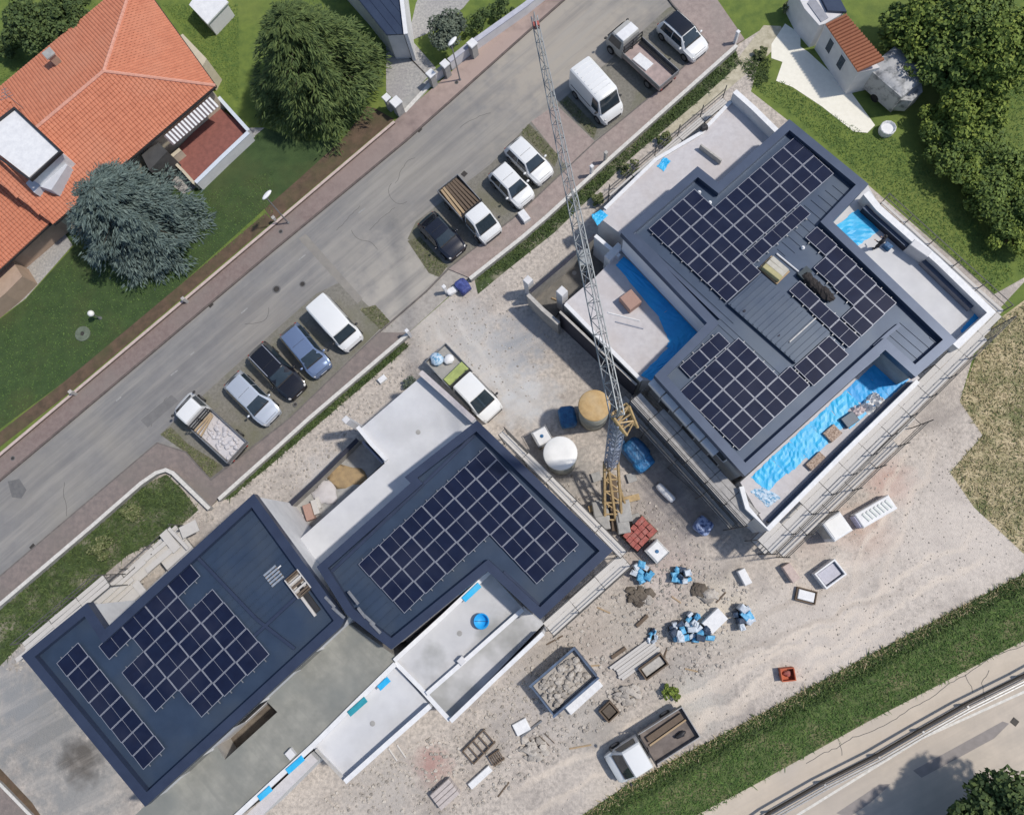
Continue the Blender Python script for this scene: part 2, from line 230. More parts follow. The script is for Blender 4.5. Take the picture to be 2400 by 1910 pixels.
# ------------------------------------------------------------ mesh helpers
class MB:
    def __init__(s): s.v = []; s.f = []; s.m = []
    def add(s, vs, fs, mi=0):
        o = len(s.v); s.v += [tuple(p) for p in vs]
        for f in fs: s.f.append(tuple(i+o for i in f)); s.m.append(mi)
        return s
    def box(s, c, d, rz=0.0, mi=0, tilt=0.0):
        hx, hy, hz = d[0]/2, d[1]/2, d[2]/2; ca, sa = math.cos(rz), math.sin(rz); vs = []
        for z in (-hz, hz):
            for x, y in ((-hx,-hy),(hx,-hy),(hx,hy),(-hx,hy)):
                zz = z + x*tilt
                vs.append((c[0]+x*ca-y*sa, c[1]+x*sa+y*ca, c[2]+zz))
        return s.add(vs, [(3,2,1,0),(4,5,6,7),(0,1,5,4),(1,2,6,5),(2,3,7,6),(3,0,4,7)], mi)
    def bbox(s, c, d, rz=0.0, mi=0, b=0.03):
        """box with chamfered top edges"""
        hx, hy, hz = d[0]/2, d[1]/2, d[2]/2; ca, sa = math.cos(rz), math.sin(rz); vs = []
        for z, i in ((-hz,0),(hz-b,0),(hz,b)):
            for x, y in ((-hx+i,-hy+i),(hx-i,-hy+i),(hx-i,hy-i),(-hx+i,hy-i)):
                vs.append((c[0]+x*ca-y*sa, c[1]+x*sa+y*ca, c[2]+z))
        fs = [(3,2,1,0),(8,9,10,11)]
        for k in range(2):
            for i in range(4):
                j = (i+1) % 4; fs.append((k*4+i,k*4+j,k*4+4+j,k*4+4+i))
        return s.add(vs, fs, mi)
    def prism(s, poly, z0, z1, mi=0, mtop=None):
        n = len(poly); poly = [(p[0], p[1]) for p in poly]
        a = sum(poly[i][0]*poly[(i+1)%n][1]-poly[(i+1)%n][0]*poly[i][1] for i in range(n))
        if a < 0: poly = poly[::-1]
        vs = [(x,y,z0) for x,y in poly]+[(x,y,z1) for x,y in poly]
        s.add(vs, [(i,(i+1)%n,n+(i+1)%n,n+i) for i in range(n)]+[tuple(range(n-1,-1,-1))], mi)
        s.add([(x,y,z1) for x,y in poly], [tuple(range(n))], mi if mtop is None else mtop)
        return s
    def tube(s, a, b, r, n=5, mi=0, r2=None):
        a = Vector(a); b = Vector(b); d = (b-a)
        if d.length < 1e-5: return s
        d.normalize(); u = d.orthogonal().normalized(); w = d.cross(u); r2 = r if r2 is None else r2; vs = []
        for p, q in ((a,r),(b,r2)):
            for k in range(n):
                t = 2*math.pi*k/n; vs.append(p+u*(q*math.cos(t))+w*(q*math.sin(t)))
        return s.add(vs, [(k,(k+1)%n,n+(k+1)%n,n+k) for k in range(n)]+[tuple(range(n-1,-1,-1)),tuple(range(n,2*n))], mi)
    def lathe(s, c, prof, n=24, mi=0):
        vs = []
        for r, z in prof:
            for k in range(n):
                t = 2*math.pi*k/n; vs.append((c[0]+r*math.cos(t), c[1]+r*math.sin(t), c[2]+z))
        fs = []
        for i in range(len(prof)-1):
            for k in range(n):
                j = (k+1) % n; fs.append((i*n+k,i*n+j,(i+1)*n+j,(i+1)*n+k))
        fs.append(tuple(range((len(prof)-1)*n, len(prof)*n))); fs.append(tuple(range(n-1,-1,-1)))
        return s.add(vs, fs, mi)
    def blob(s, c, r, n=10, m=7, j=0.15, mi=0, flat=0.0):
        vs = []; fs = []; ph = random.random()*9
        for i in range(m+1):
            th = math.pi*i/m
            for k in range(n):
                t = 2*math.pi*k/n
                q = 1 + j*(math.sin(3*t+ph+i)+math.sin(5*t-ph*2+1.7*i))*0.6 + random.uniform(-j, j)*0.5
                z = math.cos(th)
                if z < -0.25 and flat: z = -0.25
                vs.append((c[0]+r[0]*q*math.sin(th)*math.cos(t), c[1]+r[1]*q*math.sin(th)*math.sin(t), c[2]+r[2]*z*(1+random.uniform(-j,j)*0.4)))
        for i in range(m):
            for k in range(n):
                fs.append((i*n+k,(i+1)*n+k,(i+1)*n+(k+1)%n,i*n+(k+1)%n))
        return s.add(vs, fs, mi)
    def build(s, name, mats, parent=None, smooth=False, world=False):
        vs = s.v
        if world and parent is not None:
            inv = (Matrix.Translation(parent.location) @ Matrix.Rotation(parent.rotation_euler.z, 4, 'Z')).inverted()
            vs = [tuple(inv @ Vector(p)) for p in vs]
        me = bpy.data.meshes.new(name); me.from_pydata(vs, [], s.f)
        for m in (mats if isinstance(mats, (list,tuple)) else [mats]): me.materials.append(m)
        me.polygons.foreach_set('material_index', s.m)
        if smooth: me.polygons.foreach_set('use_smooth', [True]*len(me.polygons))
        me.update()
        o = bpy.data.objects.new(name, me); COL.objects.link(o)
        if parent is not None: o.parent = parent
        return o
def tag(o, label=None, cat=None, group=None, kind=None):
    if label: o['label'] = label
    if cat: o['category'] = cat
    if group: o['group'] = group
    if kind: o['kind'] = kind
    return o
def thing(name, label, cat, loc=(0,0,0), rz=0.0, group=None):
    o = bpy.data.objects.new(name, None); COL.objects.link(o); o.empty_display_size = 0.3
    o.location = loc; o.rotation_euler = (0,0,rz); return tag(o, label, cat, group)
def single(name, mb, mats, label, cat, group=None, smooth=False):
    """a thing that is one mesh: geometry given in world coordinates, origin moved to its base"""
    vs = np.array(mb.v); c = vs.mean(0); c[2] = vs[:,2].min()
    mb.v = [tuple(p) for p in (vs-c)]
    o = mb.build(name, mats, smooth=smooth); o.location = c
    return tag(o, label, cat, group)
def struct(name, mb, mats): return tag(mb.build(name, mats), kind='structure')
def sheet(name, pts, z, mat, thick=0.0):
    mb = MB()
    if thick: mb.prism(PP(pts, z), z-thick, z)
    else: mb.add(PP(pts, z), [tuple(range(len(pts)))])
    o = struct(name, mb, mat)
    if not thick:
        me = o.data
        if me.polygons[0].normal.z < 0: me.flip_normals()
    return o
def strip(mb, pts, w, z0, z1, mi=0, off=0.0):
    """extruded band of width w along a world polyline (mitred)"""
    n = len(pts); L = []; R = []
    for i in range(n):
        a = pts[max(i-1,0)]; b = pts[min(i+1,n-1)]
        d = Vector((b[0]-a[0], b[1]-a[1])).normalized(); nr = Vector((-d.y, d.x)); k = 1.0
        if 0 < i < n-1:
            d1 = Vector((pts[i][0]-a[0], pts[i][1]-a[1])).normalized(); k = 1/max(0.35, abs(d1.dot(d)))
        L.append((pts[i][0]+nr.x*(w/2*k+off*k), pts[i][1]+nr.y*(w/2*k+off*k))); R.append((pts[i][0]-nr.x*(w/2*k-off*k), pts[i][1]-nr.y*(w/2*k-off*k)))
    for i in range(n-1):
        q = [R[i], R[i+1], L[i+1], L[i]]
        vs = [(x,y,z0) for x,y in q]+[(x,y,z1) for x,y in q]
        fs = [(3,2,1,0),(4,5,6,7),(0,1,5,4),(2,3,7,6)]
        if i == 0: fs.append((3,0,4,7))
        if i == n-2: fs.append((1,2,6,5))
        mb.add(vs, fs, mi)
    return mb
def inset(poly, d):
    """inset polygon by d (positive = inwards)"""
    p = [Vector((q[0],q[1])) for q in poly]; n = len(p)
    a = sum(p[i].x*p[(i+1)%n].y-p[(i+1)%n].x*p[i].y for i in range(n)); sg = 1 if a > 0 else -1
    out = []
    for i in range(n):
        e0 = (p[i]-p[i-1]).normalized(); e1 = (p[(i+1)%n]-p[i]).normalized()
        n0 = Vector((-e0.y,e0.x))*sg; n1 = Vector((-e1.y,e1.x))*sg
        bis = (n0+n1); bis = bis/max(0.3, bis.length_squared)*2 if bis.length > 0.2 else n0
        out.append(p[i]+bis*d)
    return out
def ring(mb, poly, w, z0, z1, mi=0):
    a = [(q[0],q[1]) for q in poly]; b = [(q[0],q[1]) for q in inset(poly, w)]; n = len(a)
    s = sum(a[i][0]*a[(i+1)%n][1]-a[(i+1)%n][0]*a[i][1] for i in range(n))
    if s < 0: a = a[::-1]; b = b[::-1]
    vs = [(x,y,z0) for x,y in a]+[(x,y,z1) for x,y in a]+[(x,y,z1) for x,y in b]+[(x,y,z0) for x,y in b]
    fs = []
    for i in range(n):
        j = (i+1) % n
        fs += [(i,j,n+j,n+i),(n+i,n+j,2*n+j,2*n+i),(2*n+i,2*n+j,3*n+j,3*n+i)]
    return mb.add(vs, fs, mi)
def inside(x, y, poly):
    c = False; n = len(poly); j = n-1
    for i in range(n):
        xi, yi = poly[i][0], poly[i][1]; xj, yj = poly[j][0], poly[j][1]
        if (yi > y) != (yj > y) and x < (xj-xi)*(y-yi)/(yj-yi)+xi: c = not c
        j = i
    return c
def scatter(poly, n):
    xs = [p[0] for p in poly]; ys = [p[1] for p in poly]; out = []
    while len(out) < n:
        x = random.uniform(min(xs),max(xs)); y = random.uniform(min(ys),max(ys))
        if inside(x, y, poly): out.append((x,y))
    return out
def copy_tree(o, parent=None):
    c = o.copy(); COL.objects.link(c)
    if parent is not None: c.parent = parent
    for ch in list(o.children): copy_tree(ch, c)
    return c
# ============================================================ THE SETTING
g = MB(); g.add([(-250,-250,0),(250,-250,0),(250,250,0),(-250,250,0)], [(0,1,2,3)])
struct('ground', g, m_lawn)
K1 = [(-220,1310),(0,1124),(172,980),(640,586),(950,330),(1230,80),(1400,-70),(1500,-160)]           # street kerb, garden side
G1 = [(-220,1250),(6,1059),(166,925),(428,705),(640,526),(924,285),(1085,145),(1230,18),(1420,-150)]  # garden wall line
I2 = [(-220,1535),(0,1350),(157,1216),(368,1038)]                                                     # street kerb, site side
WL1 = [(-220,1600),(0,1415),(214,1233),(330,1132),(365,1108),(388,1101),(404,1108),(490,1192)]        # low site wall, west
WL1b = [(512,1170),(640,1056),(724,980),(956,782)]
WL2 = [(1101,653),(1220,559),(1278,510),(1433,368),(1727,106)]
I3 = [(434,1059),(493,1124),(679,980),(887,779),(997,684),(1050,630),(1214,503),(1394,333),(1551,205),(1661,101),(1578,12),(1540,-40)]
sheet('site_ground', WL1[:-1]+[(490,1192),(517,1166),(640,1056),(724,980),(956,782),(1101,653),(1220,559),(1433,368),(1727,106),(1800,60),(1760,215),(1990,395),(2330,690),(2420,640),
      (2300,770),(2250,940),(2304,1020),(2227,1106),(2283,1187),(2400,1296),(2450,1320),(2400,1344),(2265,1415),(2057,1525),(1760,1685),(1477,1834),(1364,1910),(1000,2180),(-400,2180),(-400,1750)], 0.006, m_site)
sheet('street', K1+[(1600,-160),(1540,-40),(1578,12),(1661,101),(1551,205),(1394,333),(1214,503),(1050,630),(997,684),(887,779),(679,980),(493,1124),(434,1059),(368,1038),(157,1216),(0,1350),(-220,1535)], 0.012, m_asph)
def band(name, a, b, z, mat, thick):
    mb = MB(); n = len(a)
    mb.prism(PP(a, z)+PP(b[::-1], z), z-thick, z)
    return struct(name, mb, mat)
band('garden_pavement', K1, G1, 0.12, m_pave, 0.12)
band('site_pavement', [(-220,1535),(0,1350),(157,1216),(368,1038)], [(-220,1598),(0,1413),(214,1231),(352,1112)], 0.12, m_pave2, 0.12)
sheet('corner_pavement', [(368,1038),(434,1059),(493,1124),(679,980),(887,779),(955,780),(724,978),(512,1168),(492,1188),(406,1105),(386,1098),(352,1112)], 0.12, m_pave2, 0.12)
sheet('gate_apron', [(887,779),(997,684),(1050,630),(1099,652),(956,781)], 0.03, M('dusty_apron', (0.40,0.375,0.345), (0.30,0.28,0.26), 3, .95, bump=.3), 0.03)
sheet('parking_pavement', [(1050,630),(1214,503),(1394,333),(1551,205),(1661,101),(1578,12),(1540,-40),(1640,-60),(1745,92),(1726,104),(1432,366),(1219,557),(1100,651)], 0.12, M('pale_pink_paving', (0.36,0.295,0.27), (0.27,0.22,0.205), 3.0, .9, bump=.4, bscale=14, c3=(0.27,0.24,0.22), scale3=.4, amt3=.6), 0.12)  # paler copy of the lower paving, brighter light painted into its colour
sheet('parking_bays', [(374,1018),(560,850),(742,688),(800,660),(845,700),(905,757),(679,980),(493,1124),(434,1059)], 0.016, m_block)
sheet('upper_parking_bays', [(955,560),(975,520),(1150,385),(1245,285),(1330,395),(1214,503),(1050,630)], 0.016, m_block)
sheet('far_parking_bays', [(1303,245),(1420,150),(1565,20),(1575,15),(1658,100),(1551,205),(1394,330)], 0.016, m_block)
sheet('brick_crossing', [(1245,285),(1303,245),(1394,332),(1330,393)], 0.018, M('pale_pink_paving', (0,0,0)))
# kerb lines
mb = MB(); strip(mb, PP(K1, 0.13), 0.14, 0.0, 0.128); tag(mb.build('garden_kerb', M('dark_kerb', (0.15,0.12,0.11), (0.10,0.085,0.08), 3, 0.9)), kind='structure')
mb = MB(); strip(mb, PP(I2+I3, 0.13), 0.10, 0.0, 0.125); tag(mb.build('parking_kerb', M('grey_kerb', (0.17,0.155,0.145), (0.12,0.11,0.105), 3, 0.9)), kind='structure')
mb = MB()
for a, b in (((272,940),(284,930)),((400,880),(416,868)),((446,833),(456,824)),((565,735),(580,722)),((700,610),(716,597)),((840,500),(856,488))):
    strip(mb, PP([a,b], 0.016), 0.10, 0.012, 0.017)
tag(mb.build('worn_road_dashes', m_wornp), kind='structure')
sheet('asphalt_patch', [(18,1128),(45,1122),(62,1148),(50,1168),(28,1165)], 0.017, m_patch)
# cycle path, verge, main road
C1 = [(1250,2170),(1640,1905),(1760,1843),(2028,1694),(2400,1501),(2640,1365)]
R1 = [(1500,2130),(1805,1907),(2057,1771),(2265,1652),(2400,1586),(2650,1450)]
sheet('cycle_path', C1+R1[::-1], 0.012, m_path)
sheet('main_road', R1+[(2750,1700),(2700,2300),(1500,2300)], 0.012, m_road)
mb = MB(); strip(mb, PP([(1560,2140),(1873,1907),(2161,1729),(2400,1621),(2660,1500)], 0.018), 0.14, 0.012, 0.018); tag(mb.build('road_edge_line', m_paint), kind='structure')
mb = MB()
for q in ([(2140,1805),(2350,1690),(2365,1695),(2330,1730),(2160,1822)], [(1960,1905),(2060,1838),(2088,1836),(2040,1880),(1990,1915)]):
    p = PP(q, 0.016); mb.add(p, [tuple(range(len(p)))])
tag(mb.build('tar_repair', M('tar_repair', (0.29,0.265,0.255), (0.24,0.22,0.21), 2, 0.9)), kind='structure')
V1 = [(1000,2180),(1364,1912),(1477,1836),(1760,1687),(2057,1527),(2265,1417),(2400,1346),(2620,1240)]
sheet('verge', V1+C1[::-1], 0.010, m_rough)
sheet('dry_field', [(2310,770),(2420,690),(2640,640),(2640,1330),(2450,1318),(2400,1298),(2283,1189),(2227,1108),(2304,1022),(2250,942)], 0.010, m_dry)
sheet('shed_yard', [(1808,104),(1840,56),(1876,80),(1876,110),(1894,122),(1990,210),(2051,294),(2033,312),(2001,309),(1926,250),(1858,205),(1819,190),(1834,146),(1808,137)], 0.014, m_limes)
sheet('sandy_track', [(1735,130),(1790,60),(1830,62),(1842,85),(1800,130),(1760,165),(1700,215),(1640,262),(1560,330),(1545,318),(1650,225),(1700,180)], 0.011, M('sandy_track', (0.52,0.48,0.37), (0.36,0.33,0.24), 2.5, 0.95, bump=0.3))
sheet('weedy_bank', [(0,1422),(214,1240),(340,1135),(390,1112),(430,1150),(465,1195),(400,1255),(300,1300),(200,1385),(60,1500),(0,1560),(-200,1700),(-200,1610)], 0.014, m_bank)
mb = MB()
for q in ([(520,1172),(724,988),(945,800),(958,812),(880,880),(740,1000),(640,1085),(545,1165)], [(1112,655),(1222,568),(1436,376),(1725,118),(1735,150),(1640,235),(1480,370),(1300,545),(1180,640),(1120,690)]):
    p = PP(q, 0.013); mb.add(p, [tuple(range(len(p)))])
tag(mb.build('wall_foot_verge', m_bank), kind='structure')
mb = MB()
for q in ([(376,1018),(400,1000),(440,1040),(520,1090),(525,1108),(493,1122),(434,1059)], [(955,565),(985,555),(1048,625),(1030,650),(1005,640)], [(842,725),(880,715),(922,762),(895,775)],
          [(1222,310),(1240,290),(1310,365),(1300,392)], [(1312,240),(1330,225),(1400,300),(1392,325)]):
    p = PP(q, 0.020); mb.add(p, [tuple(range(len(p)))])
tag(mb.build('weedy_bay_ends', M('weedy_bay', (0.16,0.155,0.105), (0.10,0.10,0.06), 3.0, 0.95, bump=0.6)), kind='structure')
sheet('bare_strip', [(-60,1760),(0,1800),(75,1880),(105,1925),(70,1925),(40,1885),(-20,1830),(-60,1800)], 0.013, m_mud)
sheet('lower_path', [(-160,1720),(-60,1800),(0,1838),(75,1915),(75,2000),(-160,2000)], 0.015, m_pave2)
sheet('front_lawn', [(-20,770),(0,748),(60,702),(172,578),(150,548),(420,400),(440,458),(560,352),(620,300),(720,330),(800,330),(700,420),(620,490),(420,670),(150,895),(-20,1020)], 0.005, m_lawnd)  # darker green than the lawn around it
sheet('garden_bed', [(640,520),(924,280),(880,255),(860,250),(800,330),(700,420),(620,490)], 0.008, m_mud)
sheet('garden_bed_strip', [(-10,1055),(166,918),(428,698),(640,519),(622,500),(420,670),(150,895),(-10,1020)], 0.009, m_mud)
sheet('driveway', [(905,85),(960,75),(975,8),(1000,-40),(1150,-60),(1085,20),(1000,80),(965,95),(1022,160),(940,250),(905,215)], 0.011, m_stonep)
sheet('driveway_slope', [(940,238),(1003,185),(1010,195),(944,262)], 0.013, m_conc)
mb = MB()
strip(mb, PP([(930,105),(1005,182)], 0.02), 0.10, 0.0, 0.03); tag(mb.build('drain_channel', m_iron), kind='structure')
sheet('house_path', [(-20,760),(0,745),(60,700),(170,575),(150,545),(40,640),(-20,690)], 0.011, m_stonep)
sheet('house_forecourt', [(370,410),(480,380),(560,300),(620,300),(560,350),(480,430),(430,455)], 0.011, m_stonep)
mb = MB()
for pts in ([(1890,1790),(1925,1768),(1960,1752),(2000,1728),(2050,1712),(2090,1690),(2130,1662),(2180,1637),(2225,1600),(2260,1582),(2330,1537),(2400,1512)], [(1975,1770),(1968,1740)], [(2280,1620),(2262,1580)], [(2310,1640),(2300,1600),(2318,1570)]):
    q = []
    for a, b in zip(pts[:-1], pts[1:]):
        for k in range(4): q.append((a[0]+(b[0]-a[0])*k/4+random.uniform(-2,2), a[1]+(b[1]-a[1])*k/4+random.uniform(-2,2)))
    strip(mb, PP(q+[pts[-1]], 0.014), 0.035, 0.011, 0.0145)
for _ in range(9):
    x, y = random.choice(((120,1130),(300,1000),(420,880),(560,760),(700,640),(830,540),(930,430),(1080,300),(1180,200))); x += random.uniform(-60,60); q = [(x,y)]; a = random.choice((-.7,-.7,.9,2.4))+random.uniform(-.4,.4)
    for k in range(9): a += random.uniform(-.45,.45); x += 9*math.cos(a); y += 9*math.sin(a); q.append((x,y))
    strip(mb, PP(q, 0.015), 0.03, 0.012, 0.0155)
tag(mb.build('pavement_cracks', M('crack_fill', (0.13,0.125,0.12), (0.09,0.088,0.085), 4, .95)), kind='structure')
sheet('tar_patch', [(330,985),(402,925),(418,940),(346,1002)], 0.0165, M('old_patch', (0.18,0.178,0.178), (0.15,0.15,0.152), 2, .9))
sheet('trench_patch', [(700,560),(716,548),(850,700),(838,712)], 0.0162, M('trench_patch', (0.27,0.255,0.23), (0.22,0.21,0.195), 1.5, .95))
# ---- manholes and drains
def manhole(px, r, label, square=False, z=0.018):
    p = P(*px, z); mb = MB()
    if square: mb.box((p.x,p.y,z+0.004), (r*2,r*2,0.012), 0.85, 0); mb.box((p.x,p.y,z+0.011), (r*1.5,r*1.5,0.008), 0.85, 1)
    else: mb.lathe((p.x,p.y,z-0.004), [(r,0),(r,0.012),(r*0.82,0.013)], 18, 0); mb.lathe((p.x,p.y,z+0.004), [(r*0.7,0),(r*0.7,0.009)], 18, 1)
    return single('manhole_cover' if not square else 'drain_grate', mb, [m_iron if square else m_patch, m_iron], label, 'manhole' if not square else 'drain')
manhole((648,678), 0.32, 'round manhole cover in the street above the white delivery van')
manhole((709,666), 0.24, 'small worn manhole ring beside the larger street manhole')
manhole((658,543), 0.17, 'small dark valve cover in the garden side pavement near the lamp', z=0.122)
manhole((30,1074), 0.17, 'small dark valve cover in the pavement at the left edge', z=0.122)
manhole((1070,194), 0.16, 'small dark valve cover in the pavement near the gate pillars', z=0.122)
manhole((692,948), 0.16, 'small dark valve cover in the pavement beside the silver estate car', z=0.122)
for px, l in (((77,1282),'dark drain grate by the lower left kerb'), ((493,714),'dark drain grate at the kerb below the blue spruce'), ((982,304),'dark drain grate at the kerb below the garden corner pillar'),
              ((1088,408),'dark drain grate behind the tipper loaded with boards'), ((866,396),'faint drain grate at the kerb in the middle of the street'), ((2378,1691),'dark drain grate in the main road at lower right')):
    manhole(px, 0.19, l, True)
# ---- low walls
def wall(name, label, pts, z, w, mat, cat='wall', cap=None):
    p = PP(pts, z); base = p[len(p)//2]; t = thing(name, label, cat, (base.x, base.y, 0))
    mb = MB(); strip(mb, p, w, 0.0, z-0.05); mb.build('wall_body', mat, t, world=True)
    mb = MB(); strip(mb, p, w+0.06, z-0.05, z); mb.build('coping', cap or m_kerb, t, world=True)
    return t
m_copw = M('pale_coping', (0.66,0.645,0.61), (0.52,0.51,0.48), 5, 0.85)
wall('low_wall', 'low pale concrete wall curving round the weedy corner at lower left', WL1, 0.55, 0.20, m_conc, cap=m_copw)
wall('low_wall', 'low pale concrete wall behind the lower row of parked cars', WL1b, 0.55, 0.20, m_conc, cap=m_copw)
wall('low_wall', 'low pale concrete wall behind the upper row of parked cars', WL2, 0.55, 0.20, m_conc, cap=m_copw)
wall('garden_wall', 'thin pinkish garden kerb wall below the spruce lawn', [(-220,1250),(6,1059),(166,925),(428,705),(640,526),(924,285)], 0.35, 0.14, M('brown_wall', (0.16,0.11,0.09), (0.11,0.08,0.065), 3, 0.9), cap=M('pink_coping', (0.56,0.46,0.42), (0.46,0.37,0.34), 4, 0.85))
wall('front_wall', 'white rendered front wall beside the house with the navy roof', [(1012,176),(1036,158)], 0.9, 0.25, m_plast)
wall('front_wall', 'long white rendered front wall above the street at the top', [(1052,142),(1100,104),(1230,12),(1420,-140)], 1.0, 0.35, m_plast, cap=M('lilac_coping', (0.48,0.49,0.56), (0.40,0.41,0.48), 3, 0.85))
mb = MB(); strip(mb, PP([(948,262),(1005,200),(1060,155),(1120,105),(1236,20),(1425,-132)], 0.14), 0.30, 0.0, 0.14)
tag(mb.build('white_kerb', m_copw), kind='structure')
wall('path_edge', 'white edging beside the path in the lower left corner', [(-40,1806),(0,1838),(75,1915),(120,1965)], 0.25, 0.12, m_conc, cap=m_copw)
for i, (px, l, s) in enumerate((((1009,172),'white capped gate pillar beside the sloping driveway',0.45), ((1042,149),'white capped gate pillar next to the street lamp by the front wall',0.45),
                                ((1106,101),'white capped pillar with meter box on the long front wall',0.5), ((927,238),'grey corner pillar with white cap where the driveway meets the garden',0.6),
                                ((905,228),'pale stone post beside the big green conifer',0.4))):
    p = P(*px, 1.5); t = thing('gate_pillar', l, 'pillar', (p.x,p.y,0), 0.75)
    MB().box((0,0,0.7), (s,s,1.4)).build('shaft', m_conc, t); MB().bbox((0,0,1.46), (s+0.14,s+0.14,0.12)).build('cap', m_wsh, t)
for px, h, l in (((428,700),0.8,'slim post on the garden wall below the blue spruce'), ((164,918),0.8,'slim post on the garden wall at the lower left'), ((640,510),0.8,'slim post on the garden wall near the first lamp'),
                 ((953,775),1.3,'white gate post at the end of the lower wall'), ((1040,672),1.2,'white gate post beside the blue bundle at the upper wall'), ((1730,75),1.3,'white gate post at the far end of the upper wall'),
                 ((1387,390),1.4,'pale meter post behind the white estate car'), ((1420,358),1.4,'thin grey post on the upper wall behind the brick crossing')):
    p = P(*px, h); mb = MB(); mb.bbox((p.x,p.y,h/2), (0.2,0.2,h), 0.75); mb.bbox((p.x,p.y,h+0.03), (0.26,0.26,0.06), 0.75)
    single('gate_post', mb, m_wsh if 'white' in l else m_kerb, l, 'post')
# street lamps
for px, dirp, l in (((622,461),(650,500),'street lamp with white head beside the green conifer shadow'), ((1057,101),(1085,140),'street lamp with white head over the clipped hedge at the top'),
                    ((213,735),(214,737),'white globe garden lamp on the lawn left of the spruce')):
    hgt = 4.2 if l[0] == 's' else 1.1
    p = P(*px, hgt); t = thing('street_lamp' if l[0] == 's' else 'garden_lamp', l, 'lamp', (p.x, p.y, 0), 0.9)
    MB().tube((0,0,0),(0,0,hgt-0.05),0.06,8,0,0.04).build('pole', m_steel, t)
    MB().lathe((0,0,0), [(0.14,0),(0.14,0.05),(0.07,0.25)], 12).build('base', m_steel, t)
    if l[0] == 's': MB().blob((0.15,0,hgt), (0.45,0.17,0.10), 12, 8, 0.0).build('lamp_head', m_wsh, t, True)
    else: MB().blob((0,0,hgt), (0.24,0.24,0.22), 14, 10, 0.0).build('globe', m_wtank, t, True)
p = P(193,782,0.1)
mb = MB(); mb.lathe((p.x,p.y,0), [(0.58,0),(0.58,0.10),(0.52,0.12),(0.16,0.12),(0.16,0.06)], 28, 0); mb.lathe((p.x,p.y,0.0), [(0.16,0),(0.16,0.075)], 14, 1)
single('well_cover', mb, [M('mossy_concrete', (0.15,0.18,0.135), (0.10,0.125,0.09), 5, 0.9), m_iron], 'round mossy concrete well cover on the dark green lawn', 'well cover')
# guard rail
def guardrail():
    pts = PP([(1500,2125),(1805,1903),(1930,1832),(2057,1768),(2160,1708),(2265,1649),(2400,1582),(2640,1450)], 0.75)
    t = thing('guard_rail', 'steel guard rail with dark beam curving along the main road', 'guard rail', (pts[3].x,pts[3].y,0))
    mb = MB(); strip(mb, pts, 0.10, 0.62, 0.84); mb.build('beam', M('dark_corten', (0.035,0.027,0.022), (0.022,0.018,0.015), 4, 0.7), t, world=True)
    for off, z in ((-0.30,0.72),(-0.52,0.5)):
        q = [Vector((p.x+ -off*0.45, p.y+off*0.9, z)) for p in pts]
        mb = MB(); strip(mb, q, 0.07, z-0.05, z+0.03); mb.build('rail_tube', m_steel, t, world=True)
    for a, b in zip(pts[:-1], pts[1:]):
        L = (b-a).length; n = max(1, int(L/2.2))
        for k in range(n):
            p = a.lerp(b, k/n); MB().box((p.x+0.1,p.y-0.18,0.36), (0.12,0.12,0.72), 0.5).build('rail_post', m_steel, t, world=True)
guardrail()
# ============================================================ THE TWO NEW BUILDINGS
def seams(name, poly, zt, dirv, step, mat, parent, h=0.035, w=0.05):
    """standing seams of a metal roof, clipped to its outline"""
    d = Vector((dirv[0],dirv[1])).normalized(); nr = Vector((-d.y,d.x)); mb = MB()
    ps = [Vector((p[0],p[1])) for p in poly]; lo = min(p.dot(nr) for p in ps); hi = max(p.dot(nr) for p in ps)
    c = lo+step*0.5; n = len(ps)
    while c < hi:
        ts = []
        for i in range(n):
            a, b = ps[i], ps[(i+1)%n]; da, db = a.dot(nr)-c, b.dot(nr)-c
            if (da > 0) != (db > 0):
                q = a.lerp(b, da/(da-db)); ts.append(q.dot(d))
        ts.sort()
        for k in range(0, len(ts)-1, 2):
            if ts[k+1]-ts[k] > 0.3:
                m0 = d*(ts[k]+ts[k+1])*0.5+nr*c
                mb.box((m0.x,m0.y,zt+h/2), (ts[k+1]-ts[k]-0.1, w, h), math.atan2(d.y,d.x))
        c += step
    o = mb.build(name, mat, parent, world=True); o['kind'] = 'stuff'; return o
def block(t, out, zr, wallm, roofm, capm, capw=0.55, seamdir=None, step=0.62, z0=0.0):
    mb = MB(); mb.prism(inset(out, 0.10), z0, zr-0.52); mb.build('wall', wallm, t, world=True)
    r = MB().prism(inset(out, 0.06), zr-0.50, zr-0.42).build('roof', roofm, t, world=True)
    mb = MB(); ring(mb, out, capw, zr-0.60, zr); mb.build('roof_edge', capm, t, world=True)
    if seamdir is not None: seams('standing_seams', inset(out, capw), zr-0.42, seamdir, step, roofm, t)
def parapet(t, pts, z0, z1, w=0.22, mat=None, cap=None, off=0.0, name='parapet'):
    p = PP(pts, z1); mb = MB(); strip(mb, p, w, z0, z1-0.04, 0, off); o = mb.build(name, mat or m_plast, t, world=True)
    mb = MB(); strip(mb, p, w+0.05, z1-0.038, z1, 0, off); c = mb.build('coping', cap or m_wsh, o)
    inv = (Matrix.Translation(t.location) @ Matrix.Rotation(t.rotation_euler.z, 4, 'Z')).inverted()
    c.data.transform(inv)
def flat(t, name, pts, z, mat, th=0.02, hold=None):
    mb = MB().prism(PP(pts, z), z-th, z); return mb.build(name, mat, t, world=True)
